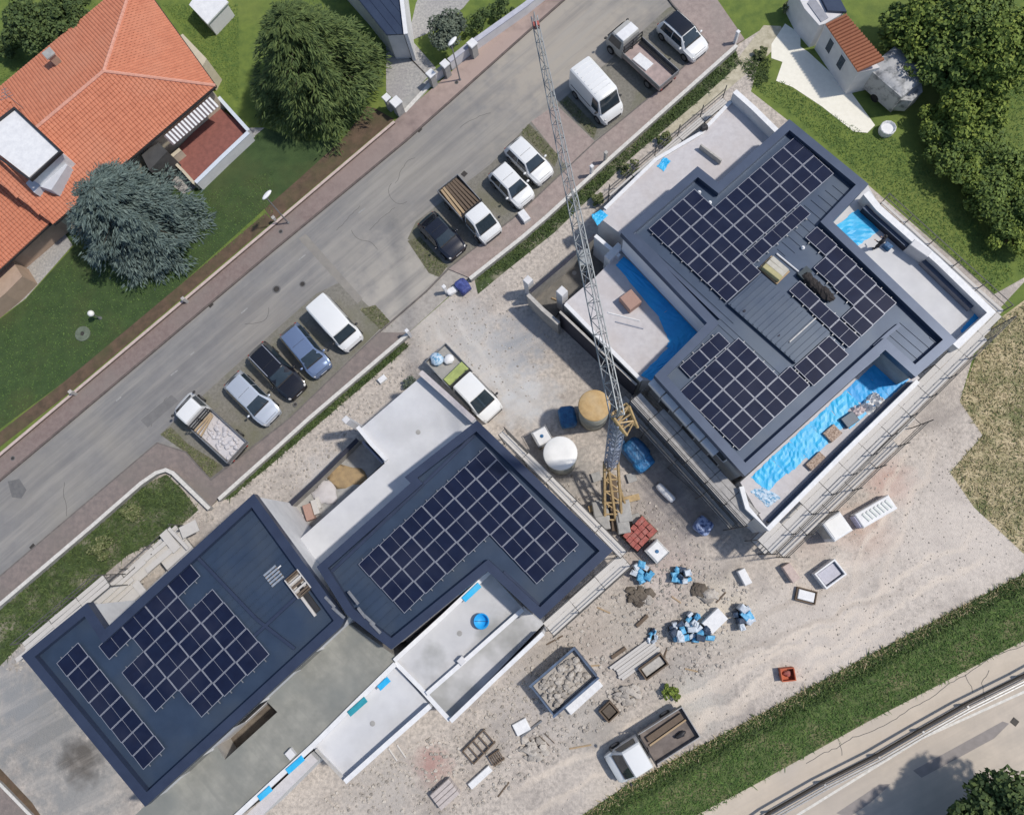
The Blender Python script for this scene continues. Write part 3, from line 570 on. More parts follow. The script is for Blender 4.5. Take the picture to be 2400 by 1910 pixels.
def drape(name, pts, z, mat, label, nx=9, amp=0.05):
    """a sheet of tarpaulin lying loosely on a floor (quad outline)"""
    a, b, c, d = PP(pts, z); mb = MB(); n = nx; vs = []
    for i in range(n+1):
        for j in range(n+1):
            u, v = i/n, j/n; p = a.lerp(b,u).lerp(d.lerp(c,u), v)
            e = 0.012 if (i in (0,n) or j in (0,n)) else 0.0
            vs.append((p.x+random.uniform(-.04,.04)*(e>0), p.y+random.uniform(-.04,.04)*(e>0), z+0.012+(0 if e else random.random()**2*amp)))
    fs = [(i*(n+1)+j,(i+1)*(n+1)+j,(i+1)*(n+1)+j+1,i*(n+1)+j+1) for i in range(n) for j in range(n)]
    mb.add(vs, fs); o = single(name, mb, mat, label, 'tarpaulin')
    if o.data.polygons[0].normal.z < 0: o.data.flip_normals()
    return o
def window(t, a, b, z0, z1, out):
    """window on the wall line a->b (world), leaf proud by out"""
    d = (b-a); L = d.length; rz = math.atan2(d.y,d.x); c = (a+b)/2; nr = Vector((d.y,-d.x,0)).normalized()*out
    o = MB().box((c.x+nr.x,c.y+nr.y,(z0+z1)/2), (L,0.06,z1-z0), rz).build('window', m_glassb, t, world=True)
    mb = MB(); up = Vector((0,0,1))
    for e in (a,b): mb.box((e.x+nr.x*1.3,e.y+nr.y*1.3,(z0+z1)/2), (0.08,0.09,z1-z0+0.08), rz)
    for z in (z0,z1): mb.box((c.x+nr.x*1.3,c.y+nr.y*1.3,z), (L-0.08,0.09,0.08), rz)
    f = mb.build('window_frame', m_plast, o); f.data.transform((Matrix.Translation(t.location)).inverted())
ZR1, ZT1 = 5.8, 3.2
B1out = [(1455,545),(1635,390),(1683,428),(1850,280),(2036,432),(1952,520),(2243,798),(2146,884),(2075,820),(1746,1116),(1534,880),(1657,757)]
w1 = PP(B1out, ZR1); c1 = P(1850,700,0)
b1 = thing('apartment_building', 'new building on the right with slate roof, solar panels and blue sheeted terraces', 'building', (c1.x,c1.y,0))
NE = (P(1800,650,ZR1)-P(1700,740,ZR1)); SE = (P(1800,740,ZR1)-P(1700,650,ZR1))
block(b1, w1, ZR1, M('grey_render', (0.34,0.345,0.355), (0.26,0.265,0.275), 1.5, .9, bump=.15), m_roof1, m_cap1, 0.55)
seams('standing_seams', PP([(1706,712),(1784,640),(1946,779),(1865,851)], ZR1-.17), ZR1-0.17, NE, 0.36, m_roof1, b1, 0.06, 0.08)
seams('standing_seams', PP([(1890,470),(1965,420),(2010,440),(1930,515),(1900,550),(1860,600),(1820,585)], ZR1), ZR1-0.42, SE, 0.55, m_roof1, b1)
seams('standing_seams', PP([(2080,780),(2115,750),(2215,800),(2140,860)], ZR1), ZR1-0.42, SE, 0.5, m_roof1, b1)
seams('standing_seams', PP([(1490,560),(1510,545),(1720,750),(1860,890),(1840,905),(1660,740)], ZR1), ZR1-0.42, SE, 0.35, m_roof1, b1)
MB().prism(PP([(1706,712),(1784,640),(1946,779),(1865,851)], ZR1-.17), ZR1-0.44, ZR1-0.17).build('raised_roof_bay', m_roof1, b1, world=True)
for k in range(5):
    a = Vector((*inset(w1,-0.16)[10],0)).lerp(Vector((*inset(w1,-0.16)[9],0)), .02+.145*k); b = Vector((*inset(w1,-0.16)[10],0)).lerp(Vector((*inset(w1,-0.16)[9],0)), .155+.145*k)
    c = (a+b)/2; MB().box((c.x,c.y,ZR1-1.1), ((b-a).length,.4,.5), math.atan2(b.y-a.y,b.x-a.x)).build('insulation_board', m_wsh, b1, world=True)
a = Vector((*inset(w1,0.09)[11],0)); b = Vector((*inset(w1,0.09)[0],0)); c = (a+b)/2
MB().box((c.x,c.y,ZR1-1.55), ((b-a).length-.3,.06,2.0), math.atan2(b.y-a.y,b.x-a.x)).build('white_render', M('bright_render', (0.74,0.75,0.78), (0.69,0.70,0.73), 2, .8), b1, world=True)
# raised metal cappings that divide the roof surfaces
for pts in ([(1485,545),(1560,620),(1690,745)], [(1668,760),(1560,862)], [(1560,900),(1750,1095)], [(1770,1085),(1900,965),(2060,830)], [(2050,812),(2085,780),(2110,760)]):
    mb = MB(); strip(mb, PP(pts, ZR1-0.2), 0.22, ZR1-0.42, ZR1-0.22); mb.build('roof_flashing', m_cap1, b1, world=True)
def unders(t, pts, z, mat, wallm, name='terrace'):
    mb = MB().prism(PP(pts, z), 0.0, z, 1, 0); return mb.build(name, [mat, wallm], t, world=True)
# north-west terrace
unders(b1, [(1404,510),(1418,487),(1537,372),(1644,309),(1712,235),(1730,220),(1812,300),(1825,325),(1695,445),(1640,400),(1470,560)], ZT1, m_pinkw, m_plast)
parapet(b1, [(1418,489),(1537,374),(1644,311),(1713,238)], 0, ZT1+0.12, 0.2)
parapet(b1, [(1722,214),(1765,252),(1826,312)], 0, ZT1+1.0, 0.3)
parapet(b1, [(1738,232),(1808,300)], ZT1-0.2, ZT1+0.75, 0.12, m_netd, m_cap1, name='gutter_upstand')
MB().box(tuple(P(1665,362,ZT1+0.25)), (0.12,1.8,0.5), -0.75+math.pi/2).build('upstand', m_kerb, b1, world=True)
# west court: sunken yard, white floor
unders(b1, [(1323,711),(1397,648),(1415,630),(1446,596),(1470,560),(1672,765),(1548,892),(1504,892)], ZT1-0.3, m_pinkw, m_plast)
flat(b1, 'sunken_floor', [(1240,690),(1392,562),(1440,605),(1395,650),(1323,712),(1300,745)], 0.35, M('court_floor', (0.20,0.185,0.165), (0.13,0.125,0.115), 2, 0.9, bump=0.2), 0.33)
parapet(b1, [(1243,683),(1320,618),(1395,552)], 0, 2.2, 0.2, m_block2, m_netd)
parapet(b1, [(1395,552),(1452,600)], 0, ZT1+0.2, 0.2)
parapet(b1, [(1237,690),(1272,725),(1310,758)], 0, 2.3, 0.22, m_block2, m_kerb)
parapet(b1, [(1325,712),(1400,788),(1504,892)], 0, ZT1+0.35, 0.2, m_block2)
parapet(b1, [(1312,730),(1388,802),(1492,902)], 0, ZT1-0.1, 0.1, m_netd, m_kerb)  # thin dark wall that paints the shaded gap below the court edge
MB().bbox(tuple(P(1240,672,1.3)), (0.5,0.5,2.6), 0.8).build('pier', m_plast, b1, world=True)
MB().bbox(tuple(P(1318,704,1.8)), (0.55,0.55,3.6), 0.8).build('pier', m_plast, b1, world=True)
MB().bbox(tuple(P(1436,614,1.75)), (0.5,1.3,3.5), 0.8+math.pi/2).build('pier', m_plast, b1, world=True)
# south-east terrace
unders(b1, [(2060,835),(2085,815),(2160,890),(2150,900),(1800,1243),(1735,1130)], ZT1, m_pinkw, m_plast)
parapet(b1, [(2152,893),(1980,1060),(1800,1240),(1752,1190),(1738,1140)], 0, ZT1+0.85, 0.22)
parapet(b1, [(2138,893),(1972,1052),(1800,1222)], ZT1-0.3, ZT1+0.35, 0.12, m_netd, m_cap1, name='gutter_upstand')
# east terrace
unders(b1, [(1940,520),(2030,428),(2060,480),(2322,726),(2318,745),(2238,812),(2225,800)], ZT1, m_white, m_plast)
parapet(b1, [(2030,452),(2060,488),(2200,612),(2324,732),(2240,812)], 0, ZT1+1.0, 0.38)
parapet(b1, [(2026,484),(2128,576)], ZT1-0.2, ZT1+0.6, 0.25, m_netd, m_cap1, name='gutter_upstand')
parapet(b1, [(2165,610),(2280,720)], ZT1-0.2, ZT1+0.5, 0.3, M('grey_membrane', (0.22,0.22,0.25), (0.15,0.15,0.18), 2, 0.7), m_cap1, name='gutter_upstand')
MB().bbox(tuple(P(2150,590,ZT1+0.5))[:2]+(ZT1+0.53,), (0.5,1.3,1.05), 0.85).build('pier', m_plast, b1, world=True)
# windows in the south-west front and north-west front
wi = inset(w1, 0.10); wl0, wl1 = Vector((*wi[10],0)), Vector((*wi[9],0))
for t0, t1 in ((0.12,0.24),(0.4,0.55),(0.72,0.84)):
    for z0, z1 in ((0.9,2.3),(3.7,5.1)):
        a = wl0.lerp(wl1,t0); b = wl0.lerp(wl1,t1); a = Vector((a.x,a.y,0)); b = Vector((b.x,b.y,0)); window(b1, b, a, z0, z1, 0.02)
# small bright vents and pipes on the roof
for px in ((1640,448),(1665,472),(1884,578)):
    p = P(*px, ZR1-0.15); MB().lathe((p.x,p.y,ZR1-0.42), [(0.12,0),(0.12,0.12),(0.07,0.14),(0.07,0.22)], 10).build('vent', m_wsh, b1, world=True)
for px in ((1745,728),(1825,785),(1555,888)):
    p = P(*px, ZR1-0.1); MB().lathe((p.x,p.y,ZR1-0.42), [(0.13,0),(0.13,0.05),(0.09,0.07),(0.09,0.30)], 10).build('flue', m_netd, b1, world=True)
p = P(1880,775,ZR1-0.2); MB().box((p.x,p.y,ZR1-0.08), (2.2,0.07,0.07), math.atan2(NE.y,NE.x)).build('cable_tray', m_steel, b1, world=True)

ZR2, ZT2 = 6.8, 4.1
c2 = P(700,1450,0)
b2 = thing('apartment_building', 'new building on the left with deep blue roof, solar panels and white terraces', 'building', (c2.x,c2.y,0))
LO = PP([(594,1157),(808,1450),(798,1470),(340,1890),(50,1537),(204,1412),(246,1474)], ZR2)
MO = PP([(742,1328),(962,1132),(948,1118),(1118,985),(1436,1291),(1266,1452),(1143,1338),(917,1522),(812,1440)], ZR2)
NE2 = P(700,1250,ZR2)-P(590,1350,ZR2); SE2 = P(800,1450,ZR2)-P(700,1340,ZR2)
block(b2, LO, ZR2, m_plast, m_roof, m_cap, 0.55)
block(b2, MO, ZR2-0.004, m_plast, m_roof, m_cap, 0.5)
seams('standing_seams', PP([(590,1190),(735,1345),(560,1500),(460,1310)], ZR2), ZR2-0.42, NE2, 0.5, m_roof, b2)
seams('standing_seams', PP([(760,1345),(960,1160),(830,1330),(935,1440),(915,1500)], ZR2), ZR2-0.42, NE2, 0.5, m_roof, b2)
for kk, pts in enumerate(([(462,1305),(600,1450),(690,1520)], [(585,1500),(720,1375)], [(600,1180),(560,1215),(345,1408)], [(330,1850),(100,1560),(90,1545)], [(350,1858),(560,1665),(780,1470)],
            [(770,1345),(960,1165),(1110,1020)], [(1125,1015),(1400,1282)], [(1180,1340),(1270,1425),(1390,1310)], [(830,1430),(925,1508),(1130,1320)])):
    mb = MB(); strip(mb, PP(pts, ZR2-0.28), 0.18, ZR2-0.42, ZR2-0.28-0.006*kk); mb.build('roof_flashing', m_cap, b2, world=True)
# flashing laps hanging loose where the two roofs join
for i, px in enumerate(((775,1410),(795,1435),(830,1400),(850,1435),(868,1452),(882,1470))):
    p = P(*px, ZR2-0.1); MB().box((p.x,p.y,ZR2+0.03+0.012*i), (0.7+0.3*random.random(),0.16,0.05), -0.8+random.uniform(-.2,.2)).build('loose_flashing', m_steel, b2, world=True)
# north-west terrace and the sunken yard before it
unders(b2, [(846,1004),(990,880),(1098,982),(1122,1010),(965,1140),(750,1335),(738,1320),(700,1265),(902,1086)], ZT2, m_white, m_plast)
parapet(b2, [(985,872),(1050,930),(1110,985)], 0, ZT2+0.8, 0.3, None, M('pinkish_coping', (0.55,0.51,0.51), (0.44,0.41,0.42), 5, 0.85))
parapet(b2, [(838,1000),(870,1040),(906,1078)], 0, ZT2+0.25, 0.2, m_plast)
parapet(b2, [(850,1035),(898,1085)], 0.2, ZT2-0.1, 0.12, m_netd, m_cap)
MB().bbox(tuple(P(835,998,2.3)), (0.4,0.4,4.6), 0.8).build('pier', m_plast, b2, world=True)
flat(b2, 'sunken_floor', [(655,1215),(845,1035),(898,1085),(705,1270)], 0.3, m_conc, 0.29)
parapet(b2, [(650,1210),(745,1122),(838,1030)], 0, 1.2, 0.25, m_block2, m_netd)
# grey slab roof on the south-east side
ZG = 4.7
unders(b2, [(300,1925),(500,1735),(527,1780),(650,1668),(622,1640),(790,1440),(930,1540),(926,1556),(730,1745),(540,1925)], ZG, m_slab, m_block2)
flat(b2, 'light_well_floor', [(485,1735),(622,1610),(668,1662),(530,1800)], 2.9, m_earth, 0.3)
# south-east white terraces
m_damp = M('damp_screed', (0.55,0.555,0.565), (0.49,0.495,0.51), 0.8, .7, bump=.05, c3=(0.30,0.305,0.30), scale3=.38, amt3=.95)
unders(b2, [(924,1548),(1143,1335),(1226,1427),(1000,1626)], ZT2+0.5, m_damp, m_plast)
unders(b2, [(996,1622),(1226,1420),(1274,1462),(1052,1690)], ZT2-0.1, m_damp, m_plast)
for pts, z in (([(924,1548),(1035,1447),(1148,1340)], 0.35), ([(1056,1690),(1160,1590),(1273,1484)], 0.45), ([(1000,1626),(1110,1530),(1225,1428)], 0.35), ([(926,1552),(985,1612),(1054,1688)], 0.15)):
    parapet(b2, pts, ZT2+0.48 if z < 0.4 else 0.0, ZT2+0.5+z, 0.2)
unders(b2, [(926,1560),(1008,1652),(806,1830),(735,1752)], ZT2+0.1, m_white, m_plast)
for pts in ([(926,1556),(830,1650),(735,1745),(640,1832),(545,1920)], [(1008,1654),(905,1745),(808,1832)]):
    parapet(b2, pts, 0.0, ZT2+0.75, 0.24)
parapet(b2, [(740,1756),(806,1826)], 0.0, ZT2+0.35, 0.12, m_plast, m_kerb)
unders(b2, [(728,1765),(745,1782),(600,1925),(560,1925)], ZT2-0.1, m_pinkw, m_plast)
MB().bbox(tuple(P(716,1742,2.5)), (0.45,0.5,5.0), 0.8).build('pier', m_plast, b2, world=True)
MB().bbox(tuple(P(1096,1535,2.5)), (0.4,0.4,5.1), 0.8).build('pier', m_plast, b2, world=True)
# windows in the south-east fronts
li = inset(LO, 0.10); a0, a1 = Vector((*li[2],0)), Vector((*li[3],0))
for t0, t1 in ((0.15,0.28),(0.45,0.6),(0.75,0.88)):
    a = a0.lerp(a1,t0); b = a0.lerp(a1,t1); window(b2, Vector((a.x,a.y,0)), Vector((b.x,b.y,0)), 4.2, 6.0, -0.02)
# floor drains
for px, z in ((( 873,1695),ZT2+0.1),((1077,1484),ZT2+0.5),((980,1013),ZT2),((1346,640),0.36)):
    p = P(*px, z); MB().lathe((p.x,p.y,z), [(0.16,0),(0.16,0.015),(0.06,0.02)], 14).build('floor_drain', m_conc, b2 if px[0] != 1346 else b1, world=True)

# ------------------------------------------------------------ solar arrays
def panel_mesh():
    mb = MB(); e = 0.028
    def quad(x0,x1,y0,y1,z,mi): mb.add([(x0,y0,z),(x1,y0,z),(x1,y1,z),(x0,y1,z)], [(0,1,2,3)], mi)
    # unit panel: x along the long side, y along the short side
    e = 0.017; ex, ey = e, e*1.75
    mb.add([(0,0,-.5),(1,0,-.5),(1,1,-.5),(0,1,-.5),(0,0,.35),(1,0,.35),(1,1,.35),(0,1,.35)], [(0,1,5,4),(1,2,6,5),(2,3,7,6),(3,0,4,7),(4,5,6,7)], 1)
    quad(ex,0.494,ey,1-ey,.5,0); quad(0.506,1-ex,ey,1-ey,.5,0)
    me = bpy.data.meshes.new('solar_panel'); me.from_pydata(mb.v, [], mb.f); me.materials.append(m_cell); me.materials.append(m_frame)
    me.polygons.foreach_set('material_index', mb.m); me.update(); return me
PANEL = panel_mesh()
def array(label, z, o, li, si, cells):
    """o: photo point of cell (0,0); li: long-side step, si: short-side step (photo px); cells: (long index, short index)"""
    ctr = P(o[0],o[1],z); t = thing('solar_array', label, 'solar array', (ctr.x,ctr.y,z-0.2), 0.0, 'roof solar arrays')
    rails = {}
    for a, b in cells:
        def pt(u,v): return P(o[0]+li[0]*u+si[0]*v, o[1]+li[1]*u+si[1]*v, z)
        q0 = pt(a,b); ex = pt(a+1,b)-q0; ey = pt(a,b+1)-q0
        q0 = q0+ex*0.008+ey*0.012; ex = ex*0.984; ey = ey*0.976
        ob = bpy.data.objects.new('solar_panel', PANEL); COL.objects.link(ob); ob.parent = t
        mm = Matrix(((ex.x,ey.x,0,q0.x-ctr.x),(ex.y,ey.y,0,q0.y-ctr.y),(0,0,0.04,0.2),(0,0,0,1)))
        if ex.cross(ey).z < 0:
            mm = Matrix(((ex.x,-ey.x,0,q0.x+ey.x-ctr.x),(ex.y,-ey.y,0,q0.y+ey.y-ctr.y),(0,0,0.04,0.2),(0,0,0,1)))
        ob.matrix_local = mm
        rails.setdefault(a, []).append(b)
    for a, bs in rails.items():
        bs.sort(); run = [bs[0], bs[0]]
        runs = []
        for b in bs[1:]:
            if b == run[1]+1: run[1] = b
            else: runs.append(run); run = [b, b]
        runs.append(run)
        for r0, r1 in runs:
            for u in (0.25, 0.75):
                p = P(o[0]+li[0]*(a+u)+si[0]*(r0-0.12), o[1]+li[1]*(a+u)+si[1]*(r0-0.12), z); q = P(o[0]+li[0]*(a+u)+si[0]*(r1+1.12), o[1]+li[1]*(a+u)+si[1]*(r1+1.12), z)
                c = (p+q)/2; MB().box((c.x,c.y,z-0.05), ((q-p).length,0.05,0.045), math.atan2(q.y-p.y,q.x-p.x)).build('mounting_rail', m_steel, t, world=True)
ZP2, ZP1 = ZR2-0.24, ZR1-0.24
array('solar array of eight panels in one column on the left blue roof', ZP2, (131,1555), (52.5,-48), (25.6,31.1), [(0,k) for k in range(8)])
array('stepped solar array of twenty-four panels in the middle of the left blue roof', ZP2, (364.1,1559), (53.8,-48.75), (27.05,30.6),
      [(-1,j) for j in (-3,-1,0,1)]+[(0,j) for j in range(-3,4)]+[(1,j) for j in range(-3,4)]+[(2,j) for j in (-3,-1,0,1,2,3)])
array('L shaped solar array on the blue roof above the white terrace with the bucket', ZP2, (838.2,1323.5), (50.1,-45.8), (27.4,28.6),
      [(i,j) for i in range(4) for j in range(4)]+[(i,j) for i in (4,5) for j in range(8)])
array('large solar array on the upper part of the slate roof', ZP1, (1519.8,536.4), (46,43), (26.92,-23.43),
      [(0,i) for i in range(4)]+[(j,i) for j in (1,2) for i in range(11)]+[(3,i) for i in range(3)])
array('three sideways solar panels under the large array on the slate roof', ZP1, (1741.5,597.5), (44.9,-39.05), (24.5,22), [(k,0) for k in range(3)])
array('two sideways solar panels at the top of the lower slate roof array', ZP1, (1592,858.7), (46.2,-40.6), (26.8,28), [(0,0),(1,0)])
array('stepped solar array on the lower part of the slate roof', ZP1, (1593.2,918.1), (46.6,45.9), (27.5,-25.4),
      [(j,i) for j in (0,1) for i in range(5)]+[(2,i) for i in range(6)])
array('three solar panels continuing the lower slate roof array to the right', ZP1, (1861.3,859.9), (45.5,45.5), (27.3,-24.5), [(0,i) for i in range(3)])
array('single file of three solar panels right of the ribbed roof bay', ZP1, (1849,681.6), (46.6,45), (25.2,-24.5), [(j,0) for j in range(3)])
array('two file solar array beside the right hand white terrace', ZP1, (1906,628), (46.4,45.2), (27,-26.3), [(-1,1),(0,0),(0,1),(1,0),(1,1),(2,-1),(2,0),(2,1)])
# ============================================================ HOUSES AND SHEDS
def roofface(mb, pts): mb.add(pts, [tuple(range(len(pts)))])
def tile_face(t, pts, eave_a, eave_b, mat, name='roof_tiles', step=0.25, amp=0.04, lift=0.02):
    """rolled tile rows over a planar roof face: ridges run up the slope, clipped to the face outline"""
    a = Vector(eave_a); b = Vector(eave_b); ex = (b-a).normalized(); n = None
    p0, p1, p2 = (Vector(pts[i]) for i in (0,1,2)); n = (p1-p0).cross(p2-p0).normalized()
    if n.z < 0: n = -n
    ey = n.cross(ex).normalized()
    if ey.z < 0: ey = -ey
    q = [Vector(((Vector(p)-a).dot(ex), (Vector(p)-a).dot(ey))) for p in pts]
    lo = min(v.x for v in q); hi = max(v.x for v in q); x = lo+step/2; mb = MB()
    while x < hi:
        ts = []
        for i in range(len(q)):
            u, v = q[i], q[(i+1)%len(q)]
            if (u.x > x) != (v.x > x): ts.append(u.y+(v.y-u.y)*(x-u.x)/(v.x-u.x))
        ts.sort()
        for k in range(0, len(ts)-1, 2):
            y0, y1 = ts[k], ts[k+1]; nrow = max(1, int((y1-y0)/0.34)); 
            for r in range(nrow):
                ya = y0+(y1-y0)*r/nrow; yb = y0+(y1-y0)*(r+1)/nrow
                vs = []
                for y, dz in ((ya, 0.035),(yb, 0.0)):
                    for xx, h in ((-step*0.48,0),(-step*0.2,amp),(step*0.2,amp),(step*0.48,0)):
                        vs.append(a+ex*(x+xx)+ey*y+n*(lift+h+dz))
                mb.add(vs, [(0,1,5,4),(1,2,6,5),(2,3,7,6),(0,3,2,1)])
        x += step
    o = mb.build(name, mat, t, world=True); o['kind'] = 'stuff'; return o
ch = P(200,300,0)
hs = thing('tiled_house', 'house with orange tiled hip roof at upper left behind the two conifers', 'house', (ch.x,ch.y,0))
ze, zr = 2.9, 5.0
A = P(244,169,zr); NW0 = P(-140,322,ze); Hc = P(318,-58,ze); NEb = P(505,202,ze); SEa = NEb
rd_ = (NW0-Hc).normalized(); Rsw2 = A+rd_*11.0; SEb = NEb+rd_*15.5
f_nw = [NW0, Hc, A, Rsw2]; f_ne = [NEb, Hc, A]; f_se = [SEb, NEb, A, Rsw2]
for f, e in ((f_nw,(NW0,Hc)),(f_se,(SEb,NEb)),(f_ne,(NEb,Hc))):
    mb = MB(); roofface(mb, f); mb.build('roof', m_tile, hs, world=True); tile_face(hs, f, e[0], e[1], m_tile)
for p, q in ((A,Rsw2),(A,Hc),(A,NEb)):
    n = int((q-p).length/0.42)
    for k in range(n):
        MB().tube(p.lerp(q,k/n)+Vector((0,0,0.05)), p.lerp(q,(k+1.08)/n)+Vector((0,0,0.05)), 0.14, 7, 0, 0.12).build('ridge_tile', m_ridge, hs, world=True)
mb = MB(); mb.prism(inset([NW0,Hc,NEb,SEb], 0.45), 0, ze-0.1); mb.build('wall', m_cream, hs, world=True)
mb = MB(); strip(mb, [NW0,Hc], 0.16, ze-0.12, ze+0.02); mb.build('gutter', M('cream_gutter', (0.60,0.47,0.30), (0.5,0.4,0.26), 3, 0.6), hs, world=True)
for p, q in ((NEb,Hc),(SEa,SEb)):
    mb = MB(); strip(mb, [p,q], 0.16, ze-0.14, ze-0.02); mb.build('gutter', m_dark, hs, world=True)
p = P(116,128,4.6); cm = MB().box((p.x,p.y,3.9), (0.55,0.55,1.5), 0.75).build('chimney', m_beige, hs, world=True); 
MB().bbox((p.x,p.y,4.7), (0.75,0.75,0.12), 0.75).build('chimney_cap', m_conc, hs, world=True)
# white stair tower and its lower step
mb = MB().prism(PP([(-70,336),(33,256),(138,354),(68,416),(0,363)], 5.5), 0, 5.5); mb.build('stair_tower', m_wsh, hs, world=True)
ring(mb := MB(), PP([(-70,330),(33,250),(144,354),(70,423),(-10,368)], 5.65), 0.14, 5.4, 5.65); mb.build('tower_roof_edge', m_dark, hs, world=True)
mb = MB().prism(PP([(72,418),(138,360),(158,388),(120,446),(92,437),(80,452),(60,430)], 4.3), 0, 4.3); mb.build('stair_annex', M('pale_grey_plaster', (0.55,0.57,0.62), (0.5,0.52,0.57), 2, 0.8), hs, world=True)
# balcony on the south-east front
zb = 0.4
flo = [(400,378),(414,366),(505,265),(565,300),(470,408),(452,425)]
MB().prism(PP([(395,372),(510,250),(585,305),(458,432)], zb), 0, zb).build('balcony', m_terrf, hs, world=True)
parapet(hs, [(458,428),(520,368),(582,310)], 0, zb+0.6, 0.28, m_plast, M('bluish_white_coping', (0.62,0.68,0.76), (0.56,0.62,0.70), 3, 0.8))
parapet(hs, [(582,306),(545,265),(512,228)], 0, zb+0.6, 0.22, m_plast, M('bluish_white_coping', (0,0,0)))
parapet(hs, [(400,372),(430,402),(455,430)], 0, zb+0.5, 0.16, m_cream, m_cream)
parapet(hs, [(400,368),(422,350)], 0, zb+0.8, 0.25, m_cream, m_cream)
# striped awning
aw0, aw1 = P(384,320,2.6), P(492,228,2.6); out = (P(398,334,2.4)-P(384,320,2.6)); n = 30
for k in range(n):
    a = aw0.lerp(aw1,k/n); b = aw0.lerp(aw1,(k+1)/n); a.z = b.z = 2.62
    o2 = Vector((out.x*1.3,out.y*1.3,-0.45)); mb = MB(); mb.add([a,b,b+o2,a+o2], [(0,1,2,3)]); mb.add([x-Vector((0,0,0.02)) for x in (a,b,b+o2,a+o2)], [(3,2,1,0)])
    mb.build('awning_stripe', m_wsh if k % 2 else M('brown_awning', (0.16,0.13,0.14), (0.12,0.10,0.11), 3, 0.8), hs, world=True)
MB().prism(PP([(405,95),(428,80),(484,138),(470,165)], 2.5), 0, 2.5).build('side_bay', m_cream, hs, world=True)
MB().prism(PP([(330,360),(372,335),(392,355),(350,400)], 2.4), 0, 2.4).build('porch', M('dark_porch', (0.07,0.07,0.07), (0.05,0.05,0.05), 2, 0.8), hs, world=True)
# antenna on the roof
an = thing('roof_antenna', 'thin television antenna beside the white stair tower', 'antenna', tuple(P(55,255,4.2)), 0.4)
MB().tube((0,0,0),(0,0,1.8),0.03,6).build('mast', m_steel, an)
for k in range(4): MB().tube((-0.5+0.1*k,0.25*k-0.3,1.7),(0.5-0.1*k,0.25*k-0.3,1.7),0.018,5).build('element', m_steel, an)
MB().tube((0,-0.4,1.7),(0,0.6,1.7),0.02,5).build('boom', m_steel, an)
# lower annex with red roof
ca = P(40,540,0); hb = thing('tiled_annex', 'low wing with red tiled roof at the left edge beside the blue spruce', 'house', (ca.x,ca.y,0))
zz = 2.4
f = [P(-120,330,4.0), P(20,385,4.0), P(149,494,zz), P(-160,780,zz)]
f[1] = f[0]+(f[2]-f[3])*((f[1]-f[0]).length/(f[2]-f[3]).length)
mb = MB(); roofface(mb, f); mb.build('roof', m_tile, hb, world=True); tile_face(hb, f, f[3], f[2], m_tile)
mb = MB(); mb.prism(PP([(-150,350),(60,430),(132,496),(-160,745)], 2.25), 0, 2.25); mb.build('wall', m_beige, hb, world=True)
mb = MB(); strip(mb, [f[3],f[2]], 0.16, zz-0.14, zz-0.02); mb.build('gutter', m_dark, hb, world=True)
MB().prism(PP([(-40,650),(30,612),(52,648),(10,690),(-40,730)], 1.6), 0, 1.6).build('terrace', m_beige, hb, world=True)
tk = [single('roof_duct', MB().bbox(tuple(P(62,655,0.5)), (0.5,0.9,1.0), 0.8), m_wsh, 'small pale box by the path beside the annex', 'box'),
      single('stone_bollard', MB().lathe(tuple(P(20,715,0)), [(0.3,0),(0.3,0.5),(0.2,0.7)], 14), m_wsh, 'round pale pot at the end of the annex path', 'pot')]
# garden hut
ct = P(485,30,0); hu = thing('garden_hut', 'small garden hut with flat white roof on the lawn at the top', 'hut', (ct.x,ct.y,0))
ho = PP([(443,12),(480,-45),(535,5),(486,57)], 1.5)
MB().prism(inset(ho,0.12), 0, 1.4).build('wall', m_plast, hu, world=True); MB().prism(ho, 1.4, 1.5).build('roof', m_wsh, hu, world=True)
# house with navy roof, top middle
cn = P(900,40,0); hn = thing('navy_roof_house', 'house with flat navy blue roof and white edge at the top', 'house', (cn.x,cn.y,0))
no = PP([(840,0),(905,82),(948,80),(938,5),(925,-90),(760,-90)], 2.8)
MB().prism(inset(no,0.1), 0, 2.7).build('wall', m_plast, hn, world=True); MB().prism(no, 2.7, 2.8).build('roof', m_navyr, hn, world=True)
parapet(hn, [(951,80),(942,5),(930,-90)], 0, 3.0, 0.25, m_plast, m_wsh)
seams('standing_seams', no, 2.8, P(905,82,2.8)-P(840,0,2.8), 0.6, m_navyr, hn)
# shed with orange tiles, right
cs = P(1990,110,0); sh = thing('tiled_shed', 'old shed with orange corrugated tile roof beside the pale gravel yard', 'shed', (cs.x,cs.y,0))
zs = 2.5; lo0, lo1 = P(1934,58,zs), P(2010,170,zs); up0, up1 = P(1982,34,zs+0.7), P(2073,142,zs+0.7)
wallf = [P(1925,85,zs-0.15), P(2002,184,zs-0.15), P(2068,146,zs-0.15), P(1980,30,zs-0.15)]
MB().prism([lo0*0.97+up0*0.03, lo1*0.97+up1*0.03, up1, up0], 0, zs-0.05).build('wall', m_plast, sh, world=True)
mb = MB(); roofface(mb, [lo0,lo1,up1,up0]); mb.build('roof', m_tileo, sh, world=True)
nt = 17
for k in range(nt):
    a = lo0.lerp(lo1,(k+0.5)/nt)+Vector((0,0,0.06)); b = up0.lerp(up1,(k+0.5)/nt)+Vector((0,0,0.06))
    MB().tube(a, b, 0.115, 8).build('tile_row', m_tileo, sh, world=True)
mb = MB(); d = (lo1-lo0); 
for t0, t1 in ((0.2,0.34),(0.55,0.7)):
    a = lo0.lerp(lo1,t0); b = lo0.lerp(lo1,t1); window(sh, Vector((a.x,a.y,0)), Vector((b.x,b.y,0)), 1.0, 2.2, -0.04)
